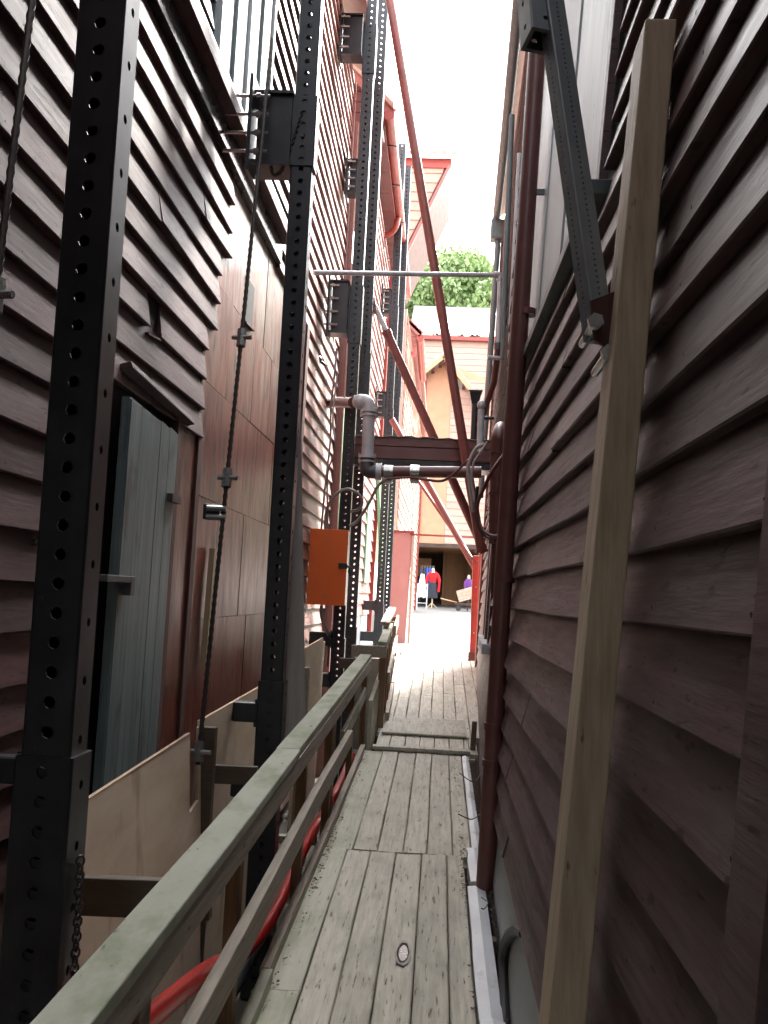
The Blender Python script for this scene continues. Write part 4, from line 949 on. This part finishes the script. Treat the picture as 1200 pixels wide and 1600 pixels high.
# red posts at the far end of the right building
rp = thing('red_post', 'front red painted timber post at the end of the right wall', 'post', tuple(P(744, 1030, 15.9)))
a = P(734, 1020, 15.8); b = P(739, 868, 15.8)
MB().hexa([a, a + Vector((.13, 0, 0)), a + Vector((.13, .14, 0)), a + Vector((0, .14, 0)), b, b + Vector((.13, 0, 0)), b + Vector((.13, .14, 0)), b + Vector((0, .14, 0))]).build('shaft', 'paint_red', rp, bevel=.006)
MB().box(a.x - .02, a.x + .15, 15.78, 15.98, .70, a.z + .01).build('base', 'paint_brown', rp)
for zz in (1.2, 1.9, 2.3):
    MB().tube([(a.x + .05, 15.785, zz), (a.x + .05, 15.80, zz)], .015, 6).build('bolt', 'bright_steel', rp)
rp2 = thing('red_post', 'taller red painted timber post behind the front one', 'post', tuple(P(752, 1030, 15.5)))
a = P(745, 1035, 15.55); b = P(749, 838, 15.55)
MB().hexa([a, a + Vector((.16, 0, 0)), a + Vector((.16, .16, 0)), a + Vector((0, .16, 0)), b, b + Vector((.16, 0, 0)), b + Vector((.16, .16, 0)), b + Vector((0, .16, 0))]).build('shaft', 'paint_red', rp2, bevel=.006)
MB().prism([b + Vector((0, 0, 0)), b + Vector((.16, 0, 0)), b + Vector((.08, 0, .07))], (0, .16, 0)).build('cap', 'paint_red', rp2)
a = P(738, 1170, 9.7); MB().hexa([a + Vector(v) for v in ((-.02, 0, -.02), (.03, 0, -.02), (.03, .06, -.02), (-.02, .06, -.02), (-.01, 0, .25), (.035, 0, .25), (.035, .06, .25), (-.01, .06, .25))]).build('stub_post', 'wet_timber', None, bevel=.004, label='short dark stub post at the right end of the threshold batten', category='post')
# ------------------------------------------------------------------ second left building with projecting eave
B2 = thing('eaved_warehouse', 'pale pink clapboard building on the left with projecting gutter eave', 'building', (-3, 16, .4))
sheet_wall(B2, XL2, 0, 13.3, 19.0, -.7, 8.0, ny=6, m='paint_mid')
clad(B2, XL2, 1, 13.32, 18.9, 1.35, 7.95, .19, 'paint_mid', seg=(3.0, 4.4))
mb = MB(); mb.box(XL2(0, 1) + .01, XL2(0, 1) + .03, 14.5, 18.8, -.5, 1.34).build('base_panel', 'base_sheet', B2)
MB().box(-6, -1.36, 13.17, 13.28, -.7, 8.0).build('end_wall', 'paint_mid', B2)
ex, ez = -1.03, 8.18
rise = .95                                                              # eave box: soffit, fascia, barge end, gutter
MB().box(-1.5, ex, 13.5, 21.5, ez - .10, ez - .06).build('soffit', 'paint_soffit', B2)
MB().box(ex - .03, ex, 13.5, 21.5, ez - .06, ez + .12).build('fascia', 'paint_pink', B2)
MB().hexa([(ex + .12, 13.35, ez + .10), (ex + .12, 21.6, ez + .10), (-4.5, 21.6, ez + 3.6), (-4.5, 13.35, ez + 3.6), (ex + .12, 13.35, ez + .18), (ex + .12, 21.6, ez + .18), (-4.5, 21.6, ez + 3.68), (-4.5, 13.35, ez + 3.68)]).build('roof', 'roof_tile', B2)
for i in range(7):
    z0 = ez - .05 + i * .15; z1 = z0 + .145; xr = lambda z: min(ex, ex - (z - ez - .10) * 1.02)
    MB().hexa([(-1.6, 13.48, z0), (xr(z0) , 13.48, z0), (xr(z0), 13.51, z0), (-1.6, 13.51, z0), (-1.6, 13.49, z1), (xr(z1), 13.49, z1), (xr(z1), 13.51, z1), (-1.6, 13.51, z1)]).build('gable_board', 'paint_soffit', B2)
MB().bar((ex + .1, 13.43, ez + .06), (-1.9, 13.43, ez + 1.06), .04, .15, up=(.7, 0, .7)).build('barge_board', 'paint_pink', B2)
MB().box(-1.6, ex - .02, 13.45, 13.8, ez - .2, ez - .11).build('corbel', 'paint_soffit', B2)
gu = MB().tube([(ex + .06, 13.4, ez + .03), (ex + .06, 21.7, ez + .03)], .075, 14); gu.build('gutter', 'paint_red', B2, smooth=True)
MB().tube(curve([(ex + .04, 17.0, ez - .03), (ex + .0, 17.0, ez - .22), (ex - .12, 17.05, ez - .32), (ex - .36, 17.1, ez - .36)], 6), .05, 10).build('downpipe', 'paint_red', B2, smooth=True)
for y in (14.2, 15.6, 17.2, 18.6, 20):
    MB().box(ex - .02, ex + .14, y - .012, y + .012, ez - .055, ez - .04).build('gutter_bracket', 'grey_iron', B2)
for y in (14.2, 15, 15.8, 16.6, 17.4, 18.2, 19.0, 19.8):
    MB().box(-1.5, ex - .04, y - .006, y + .006, ez - .104, ez - .0995).build('soffit_joint', 'paint_brown', B2)
MB().bar((XL2(0, 1) + .05, 18.95, .6), (XL2(0, 7) + .05, 18.95, 7.9), .1, .12, up=(0, 1, 0)).build('corner_board', 'paint_red', B2)
for py, pz in ((5.0, 5.5), ):
    pass
w2 = MB().box(XL2(0, 3) + .03, XL2(0, 3) + .06, 16.9, 18.0, 1.9, 3.3).build('window', 'green_paint', B2)
MB().box(XL2(0, 3) + .055, XL2(0, 3) + .065, 17.0, 17.9, 2.0, 3.2).build('pane', 'grey_enamel', w2)
MB().bar(P(598, 960, 18.9), P(590, 740, 18.9), .06, .10, up=(0, 1, 0)).build('green_strip', 'green_paint', None, bevel=.004, label='pale green vertical trim between the third and fifth posts', category='trim')

# third left building
B3 = thing('gabled_warehouse', 'bleached clapboard building behind the pink door with pink gable eave', 'building', (-3, 28, 1))
sheet_wall(B3, XL3, 0, 19.6, 36, .5, 7.3, ny=6, m='paint_cream')
clad(B3, XL3, 1, 19.7, 35.9, 1.2, 7.2, .2, 'paint_cream', seg=(4, 6))
ex3, ez3 = -.74, 7.35
MB().box(-3, ex3, 21.9, 35, ez3 - .1, ez3).build('soffit', 'paint_pink', B3)
MB().hexa([(ex3 + .1, 21.8, ez3 + .0), (ex3 + .1, 35.2, ez3 + .0), (-4.5, 35.2, ez3 + 3.6), (-4.5, 21.8, ez3 + 3.6), (ex3 + .1, 21.8, ez3 + .08), (ex3 + .1, 35.2, ez3 + .08), (-4.5, 35.2, ez3 + 3.68), (-4.5, 21.8, ez3 + 3.68)]).build('roof', 'roof_tile', B3)
for i in range(5):
    z0 = ez3 - .45 + i * .22; z1 = z0 + .212; xr = lambda z: min(ex3, ex3 - (z - ez3) * 1.02)
    MB().hexa([(-1.9, 21.87, z0), (xr(z0), 21.87, z0), (xr(z0), 21.9, z0), (-1.9, 21.9, z0), (-1.9, 21.88, z1), (xr(z1), 21.88, z1), (xr(z1), 21.9, z1), (-1.9, 21.9, z1)]).build('gable_board', 'paint_pink', B3)
MB().tube([(ex3 + .08, 21.8, ez3 - .06), (ex3 + .08, 26, ez3 - .06)], .08, 12).build('gutter', 'paint_red', B3, smooth=True)
MB().bar((ex3 + .1, 21.82, ez3 + .02), (-2.2, 21.82, ez3 + 1.5), .04, .14, up=(.7, 0, .7)).build('barge_board', 'paint_pink', B3)
w3 = MB().box(XL3(0, 3) + .03, XL3(0, 3) + .07, 28.5, 30, 2.9, 4.5).build('window', 'green_paint', B3)
MB().box(XL3(0, 3) + .065, XL3(0, 3) + .075, 28.65, 29.85, 3.05, 4.35).build('pane', 'grey_enamel', w3)
MB().bar((XL3(0, 1) + .05, 35.9, 1.2), (XL3(0, 7) + .05, 35.9, 7.2), .1, .14, up=(0, 1, 0)).build('corner_board', 'paint_red', B3)
# pink door standing out from the wall
pd = thing('pink_door', 'salmon pink board door standing open across the left of the far exit', 'door', tuple(P(627, 1018, 18.6)))
q0, q1 = P(607, 1015, 18.6), P(645, 834, 18.6); xz = (P(607, 1015, 18.6).x, P(632, 1020, 18.6).x, P(612, 834, 18.6).x, P(645, 836, 18.6).x)
zb0, zt0 = .85, q1.z
MB().hexa([(xz[0], 18.6, zb0), (xz[1], 18.6, zb0), (xz[1], 18.65, zb0), (xz[0], 18.65, zb0), (xz[2] - .02, 18.6, zt0), (xz[3], 18.6, zt0), (xz[3], 18.65, zt0), (xz[2] - .02, 18.65, zt0)]).build('leaf', 'door_pink', pd, bevel=.004)
MB().box(xz[2] - .04, xz[3] + .03, 18.57, 18.66, zt0 + .004, zt0 + .05).build('head_strip', 'paint_red', pd)
MB().box(xz[3] - .01, xz[3] + .035, 18.58, 18.66, zb0, zt0).build('edge_strip', 'paint_cream', pd)
MB().bar(P(640, 835, 18.7), P(752, 840, 15.7), .03, .035).build('tie_bar', 'paint_red', None, label='thin red bar spanning the far exit above the passage', category='bar')

# hooded attic projecting over the alley
HD = thing('attic_hood', 'pink boarded attic hood projecting high over the alley with sloping underside', 'attic', (-1, 23, 8))
D0, D1 = 22.0, 25.2
T0, T1, T2, T3 = P(600, 248, D0), P(703, 250, D0), P(703, 262, D0), P(628, 412, D0)
poly = [T0, T1, T2, T3, P(600, 440, D0)]
MB().prism(poly, (0, D1 - D0, 0)).build('wall', 'paint_soffit_shaded', HD)
zt_, zl = T0.z, T3.z
z = zl - .3
while z < zt_ - .2:
    z1 = z + .21
    def xd(z): 
        t = (z - T3.z) / (T2.z - T3.z); return lerp(T3.x, T2.x, max(-.2, min(1, t))) - .10
    if xd(z) > T0.x + .05:
        MB().hexa([(T0.x, D0 - .03, z), (xd(z), D0 - .03, z), (xd(z), D0, z), (T0.x, D0, z), (T0.x, D0 - .008, z1), (xd(z1), D0 - .008, z1), (xd(z1), D0, z1), (T0.x, D0, z1)]).build('board', 'paint_cream', HD)
    z += .215
MB().bar(T2 + Vector((0, -.05, .02)), T3 + Vector((0, -.05, .02)), .06, .12, up=(0, 1, 0)).build('barge_board', 'paint_pink', HD)
MB().box(T0.x, T1.x + .04, D0 - .06, D0 - .005, zt_ - .20, zt_ + .02).build('fascia', 'paint_red', HD)
MB().hexa([(T0.x - 1, D0 - .25, zt_ + .0), (T1.x + .12, D0 - .25, zt_ + .0), (T1.x + .12, D1 + 2, zt_ + 3.4), (T0.x - 1, D1 + 2, zt_ + 3.4), (T0.x - 1, D0 - .25, zt_ + .09), (T1.x + .12, D0 - .25, zt_ + .09), (T1.x + .12, D1 + 2, zt_ + 3.49), (T0.x - 1, D1 + 2, zt_ + 3.49)]).build('roof', 'roof_sheet', HD)
for i in range(9):
    x = lerp(T0.x - .2, T1.x + .1, i / 8); MB().tube([(x, D0 - .27, zt_ + .07), (x, D0 + .6, zt_ + .50)], .05, 8).build('roof_tile', 'roof_sheet', HD, smooth=True)

# ------------------------------------------------------------------ far building over the passage
FA = thing('passage_house', 'peach timber house at the end with an open passage under it', 'house', (0, 40, 1.3))
FD = 40.0
xl, xr_ = P(652, 850, FD).x, P(760, 850, FD).x
pz = P(655, 848, FD).z; gz = GZ(40)
zt_ = P(700, 592, FD).z
MB().box(xl - .1, xl + 1.05, FD, FD + .2, pz, zt_).build('wall', 'paint_peach', FA)
MB().box(xl + 1.05, xr_ + 3, FD + .03, FD + .2, pz, zt_ - .4).build('wall', 'paint_cream', FA)
z = pz + .02
while z < zt_ - .6:
    MB().hexa([(xl + 1.06, FD - .03, z), (xr_ + 3, FD - .03, z), (xr_ + 3, FD + .02, z), (xl + 1.06, FD + .02, z), (xl + 1.06, FD + .0, z + .27), (xr_ + 3, FD + .0, z + .27), (xr_ + 3, FD + .02, z + .27), (xl + 1.06, FD + .02, z + .27)]).build('board', 'paint_cream', FA)
    z += .275
MB().box(xl - .1, xr_ + 3, FD - .12, FD + .06, pz - .16, pz - .004).build('bressummer', 'inner_dark', FA, bevel=.01)
# roof: two slopes with rafters
rx, rz = P(694, 556, FD).x, P(694, 560, FD).z
for sgn, xe, ze in ((-1, xl - 1.2, zt_ - .9), (1, rx + 2.3, zt_ - 1.9)):
    MB().hexa([(rx, FD - .7, rz), (xe, FD - .7, ze), (xe, FD + 7, ze), (rx, FD + 7, rz), (rx, FD - .7, rz + .14), (xe, FD - .7, ze + .14), (xe, FD + 7, ze + .14), (rx, FD + 7, rz + .14)]).build('roof', 'roof_sheet', FA)
    MB().bar((rx, FD - .72, rz - .08), (xe, FD - .72, ze - .08), .06, .16).build('barge_board', 'paint_peach', FA)
    for i in range(7):
        t = (i + .5) / 7; x = lerp(rx, xe, t); zz = lerp(rz, ze, t) - .14
        MB().box(x - .06, x + .06, FD - .6, FD, zz - .12, zz).build('purlin', 'frame_rust', FA)
MB().prism([(xl - .1, FD + .01, zt_), (xl + 2.6, FD + .01, zt_), (rx, FD + .01, rz - .15)], (0, .15, 0)).build('gable', 'paint_peach', FA)
MB().box(xl - .02, xl + .08, FD - .05, FD, pz + .2, zt_).build('downpipe', 'paint_red', FA)
# the passage: side wall, back wall, ceiling joists
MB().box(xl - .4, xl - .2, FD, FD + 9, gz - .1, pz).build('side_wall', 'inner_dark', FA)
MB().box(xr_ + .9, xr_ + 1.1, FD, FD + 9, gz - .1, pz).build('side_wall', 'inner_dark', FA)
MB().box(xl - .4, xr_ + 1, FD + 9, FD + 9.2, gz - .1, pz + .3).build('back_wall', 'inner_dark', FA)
for i in range(14):
    x = xl - .2 + i * .16
    MB().box(x + 1.25, x + 1.40, FD + 4.0 + i * .22, FD + 4.05 + i * .22, gz - .05, pz).build('wall_plank', 'inner_wood', FA)
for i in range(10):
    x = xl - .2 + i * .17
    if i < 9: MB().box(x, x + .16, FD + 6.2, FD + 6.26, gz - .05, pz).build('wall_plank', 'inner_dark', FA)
for i in range(6):
    y = FD + .8 + i * 1.2; MB().box(xl - .3, xr_ + 1, y, y + .16, pz - .14, pz + .02).build('joist', 'inner_wood', FA)
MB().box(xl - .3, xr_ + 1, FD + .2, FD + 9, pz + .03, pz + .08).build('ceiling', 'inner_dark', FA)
MB().box(xl + .0, xl + .55, FD + 3.0, FD + 3.06, gz + 1.25, gz + 2.0).build('sign_board', 'inner_wood', FA)

# farther house with corrugated roof
FB = thing('corrugated_house', 'pink boarded house with white corrugated roof below the trees', 'house', (1, 52, 1.7))
BD = 52.0
fz = P(740, 531, BD).z; bx0, bx1 = P(640, 530, BD).x, P(800, 530, BD).x + 3
MB().box(bx0, bx1, BD, BD + .3, 1.5, fz).build('wall', 'paint_cream', FB)
z = fz - 5
while z < fz - .4:
    MB().hexa([(bx0, BD - .05, z), (bx1, BD - .05, z), (bx1, BD, z), (bx0, BD, z), (bx0, BD - .02, z + .3), (bx1, BD - .02, z + .3), (bx1, BD, z + .3), (bx0, BD, z + .3)]).build('board', 'paint_cream', FB)
    z += .305
MB().box(bx0, bx1, BD - .35, BD - .30, fz - .12, fz + .08).build('fascia', 'paint_red', FB)
MB().box(bx0, bx1, BD - .30, BD, fz - .10, fz - .05).build('soffit', 'paint_red', FB)
rt = P(720, 484, BD + 3.5).z; mb = MB(); n = 64; vs = []; fs = []
for i in range(n + 1):
    x = lerp(bx0, bx1, i / n); o = .05 * (1 if i % 2 else -1)
    vs += [(x, BD - .45, fz + .14 + o), (x, BD + 3.5, rt + o)]
for i in range(n): fs.append((2*i, 2*i+2, 2*i+3, 2*i+1))
mb.add(vs, fs).build('roof', 'roof_sheet', FB)
MB().box(bx0, bx1, BD + 3.4, BD + 3.6, rt - .1, rt + .12).build('ridge_cap', 'roof_sheet', FB)

# ------------------------------------------------------------------ trees on the hill
def leaf_crown(parent, c, rad, n, m, name='crown'):
    mb = MB(); c = Vector(c); lobes = [(c + Vector((rnd(-1, 1) * rad[0] * .6, rnd(-1, 1) * rad[1] * .6, rnd(-.7, .8) * rad[2] * .6)), rnd(.35, .6)) for _ in range(9)]
    for i in range(n):
        lc, lr = random.choice(lobes)
        while True:
            v = Vector((rnd(-1, 1), rnd(-1, 1), rnd(-1, 1)))
            if .3 < v.length < 1: break
        p = lc + Vector((v.x * rad[0], v.y * rad[1], v.z * rad[2])) * lr
        q = Quaternion((rnd(-1, 1), rnd(-1, 1), rnd(-1, 1), rnd(-1, 1))).normalized(); s = rnd(.16, .34)
        mb.add([p + q @ Vector((-s, 0, 0)), p + q @ Vector((0, -s * .6, .05)), p + q @ Vector((s, 0, 0)), p + q @ Vector((0, s * .6, .05))], [(0, 1, 2, 3)])
    return mb.build(name, m, parent)
specs = [(640, 440, 84, 3.4, 'leaf_light', 'pale leafy tree at the left of the wooded gap'), (690, 462, 78, 3.0, 'leaf', 'rounded leafy tree just above the corrugated roof left of centre'),
         (745, 452, 80, 3.4, 'leaf', 'dense green tree behind the elbow of the galvanised tube'), (722, 425, 90, 3.6, 'leaf_light', 'paler tree rising behind the others on the hill'),
         (778, 472, 76, 2.6, 'leaf', 'low green tree nearest the right wall above the roof'), (610, 470, 82, 4.0, 'leaf', 'tree at the far left mostly hidden by the pink hood')]
for px, py, D, r, m, lab in specs:
    c = P(px, py, D); gz_ = 1.2 + 60 * (max(0, D - 62) / 128) ** .9 - 1.5
    t = thing('hill_tree', lab, 'tree', (c.x, c.y, gz_), 'trees on the hill')
    MB().tube([(c.x, c.y, gz_), (c.x + .2, c.y, lerp(gz_, c.z, .5)), (c.x, c.y, c.z)], [.45, .32, .15], 8).build('trunk', 'bark', t, smooth=True)
    for k in range(4):
        a_ = k * 1.57 + .4; MB().tube([(c.x, c.y, lerp(gz_, c.z, .7)), (c.x + math.cos(a_) * r * .5, c.y + math.sin(a_) * r * .5, c.z + .4)], [.14, .05], 6).build('limb', 'bark', t)
    leaf_crown(t, c, (r, r, r * .85), 2600, m)

# ------------------------------------------------------------------ goods in front of the passage
def gp(px, D): return P(px, 940, D).x
D = 39.0; g = GZ(D); mx = gp(675, D)
mn = thing('dress_form', 'dress form in red sweater and dark skirt on a wooden stand', 'dress form', (mx, D, g))
MB().lathe((mx, D, g + .95), [(.05, -.52), (.235, -.50), (.22, -.30), (.19, 0), (.15, .16), (.135, .2)], 16, 1, .75).build('skirt', 'cloth_dark', mn, smooth=True)
MB().lathe((mx, D, g + 1.1), [(.14, .0), (.165, .12), (.19, .28), (.20, .40), (.17, .48), (.07, .54)], 16, 1, .7).build('sweater', 'knit_red', mn, smooth=True)
for sx in (-1, 1):
    MB().tube(curve([(mx + sx * .15, D, g + 1.53), (mx + sx * .25, D - .02, g + 1.35), (mx + sx * .28, D - .05, g + 1.1), (mx + sx * .26, D - .08, g + (.72 if sx > 0 else .95))], 4), [.07] * 8 + [.055] * 5, 8).build('sleeve', 'knit_red', mn, smooth=True)
MB().lathe((mx, D, g + 1.62), [(.055, 0), (.06, .07), (.04, .12), (.01, .15)], 12).build('neck', 'pale_wood', mn, smooth=True)
MB().lathe((mx, D - .12, g + 1.56), [(.075, 0), (.06, .05)], 12).build('collar', 'cloth_white', mn, smooth=True)
MB().tube([(mx, D, g + .18), (mx, D, g + .9)], .025, 8).build('pole', 'pale_wood', mn, smooth=True)
for k in range(3):
    a_ = k * 2.09 + .5; MB().tube([(mx, D, g + .22), (mx + .26 * math.cos(a_), D + .26 * math.sin(a_), g + .01)], [.025, .018], 6).build('foot', 'pale_wood', mn)
mn.scale = (.86, .86, .86)
D = 40.2; g = GZ(D); x0, x1 = gp(655, D), gp(676, D)
ck = thing('clothes_rack', 'low rack hung with blue garments left of the dress form', 'rack', ((x0 + x1) / 2, D, g))
for x in (x0, x1):
    MB().tube([(x, D, g), (x, D, g + 1.62)], .018, 8).build('upright', 'rod_steel', ck); MB().bar((x, D - .22, g + .02), (x, D + .22, g + .02), .03, .03).build('foot', 'rod_steel', ck)
MB().tube([(x0, D, g + 1.6), (x1, D, g + 1.6)], .016, 8).build('rail', 'rod_steel', ck)
for i, (m_, hh) in enumerate((('cloth_navy', .85), ('cloth_dark', .7), ('cloth_blue', .95), ('cloth_blue', .8), ('cloth_pale', .85))):
    x = lerp(x0, x1, (i + .5) / 5)
    gname = ['dark jacket nearest the left end of the rack', 'black top second on the rack', 'long blue shirt in the middle of the rack', 'shorter blue shirt right of the long one', 'pale blue shirt at the right end of the rack'][i]
    t = thing('hanging_shirt', gname, 'shirt', (x, D, g + 1.56 - hh), 'shirts on the rack')
    MB().hexa([(x - .06, D - .22, g + 1.50 - hh), (x + .06, D - .22, g + 1.50 - hh), (x + .06, D + .22, g + 1.50 - hh), (x - .06, D + .22, g + 1.50 - hh), (x - .035, D - .2, g + 1.52), (x + .035, D - .2, g + 1.52), (x + .035, D + .2, g + 1.52), (x - .035, D + .2, g + 1.52)]).build('body', m_, t, bevel=.03)
    for sy in (-1, 1):
        MB().tube([(x, D + sy * .2, g + 1.5), (x + .01, D + sy * .29, g + 1.25), (x, D + sy * .28, g + 1.0)], [.05, .045, .04], 7).build('sleeve', m_, t, smooth=True)
    MB().tube([(x, D, g + 1.53), (x, D, g + 1.6)], .008, 5).build('hanger', 'bright_steel', t)
D = 38.2; g = GZ(D); cx = gp(659, D)
ch = thing('white_chair', 'white chair draped with a pale cloth beside the passage', 'chair', (cx, D, g))
for sx in (-.18, .18):
    for sy in (-.18, .18):
        MB().tube([(cx + sx, D + sy, g), (cx + sx, D + sy, g + .44)], .018, 6).build('leg', 'cloth_white', ch)
MB().box(cx - .2, cx + .2, D - .2, D + .2, g + .42, g + .46).build('seat', 'cloth_white', ch, bevel=.01)
for sx in (-.18, .18): MB().tube([(cx + sx, D + .18, g + .44), (cx + sx, D + .22, g + .92)], .018, 6).build('back_post', 'cloth_white', ch)
MB().box(cx - .18, cx + .18, D + .19, D + .22, g + .82, g + .90).build('top_rail', 'cloth_white', ch)
MB().bar((cx - .18, D - .18, g + .2), (cx + .18, D - .18, g + .2), .02, .02).build('stretcher', 'cloth_white', ch)
dc = thing('draped_cloth', 'pale grey cloth hanging over the white chair', 'cloth', (cx, D, g + .46))
mb = MB(); vs = []; fs = []
for i in range(9):
    t = i / 8
    for j in range(7):
        u = j / 6 - .5; wv = .02 * math.sin(j * 2.2 + i)
        vs.append((cx - .02 + u * lerp(.12, .42, t), D + .15 - .30 * t + wv, g + lerp(1.28, .40, t) + wv))
for i in range(8):
    for j in range(6): a_ = i * 7 + j; fs.append((a_, a_ + 1, a_ + 8, a_ + 7))
mb.add(vs, fs).build('folds', 'cloth_white', dc, smooth=True)
D = 37.5; g = GZ(D); kx = gp(727, D)
bk = thing('goods_basket', 'tilted pale basket of goods by the red posts', 'basket', (kx, D, g + .4))
q = Matrix.Rotation(math.radians(-18), 3, 'Y')
def tb(mb, x0, x1, y0, y1, z0, z1):
    mb.box(x0, x1, y0, y1, z0, z1); mb.v[-8:] = [Vector((kx, D, g + .62)) + q @ v for v in mb.v[-8:]]; return mb
tb(MB(), -.3, .35, -.25, .25, -.22, -.19).build('bottom', 'basket', bk)
for a_ in ((-.3, .35, -.25, -.23, -.19, .2), (-.3, .35, .23, .25, -.19, .2), (-.3, -.28, -.23, .23, -.19, .2), (.33, .35, -.23, .23, -.19, .2)):
    tb(MB(), *a_).build('side', 'basket', bk)
tb(MB(), -.24, .3, -.2, .2, -.18, .13).build('contents', 'cloth_white', bk, bevel=.03)
for i in range(3):
    tb(MB(), -.31 , .36, -.265, -.255, -.12 + i * .11, -.09 + i * .11).build('slat', 'pale_wood', bk)
ct = thing('low_cart', 'dark low cart under the tilted basket', 'cart', (kx, D, g))
MB().box(kx - .35, kx + .45, D - .25, D + .3, g + .2, g + .3).build('deck', 'inner_dark', ct, bevel=.01)
for sx in (-.25, .35):
    MB().tube([(kx + sx, D - .28, g + .1), (kx + sx, D - .22, g + .1)], .1, 14).build('wheel', 'cable_black', ct, smooth=True)
MB().tube([(kx - .3, D, g + .3), (kx - .9, D, g + .42)], .02, 6).build('handle', 'pale_wood', ct)
hx = gp(731, D + .3)
hb = thing('dress_form', 'small dress form in dark purple top behind the basket', 'dress form', (hx, D + .4, g + .75))
MB().lathe((hx, D + .4, g + .78), [(.15, 0), (.17, .12), (.16, .3), (.06, .42)], 12, 1, .7).build('top', 'cloth_purple', hb, smooth=True)
MB().lathe((hx, D + .4, g + .8 - .25), [(.14, .0), (.15, .22)], 12, 1, .7).build('skirt', 'cloth_white', hb, smooth=True)
MB().lathe((hx, D + .4, g + 1.19), [(.05, 0), (.05, .1), (.02, .14)], 10).build('neck', 'pale_wood', hb, smooth=True)
MB().tube([(hx, D + .4, g), (hx, D + .4, g + .6)], .025, 8).build('pole', 'rod_steel', hb)
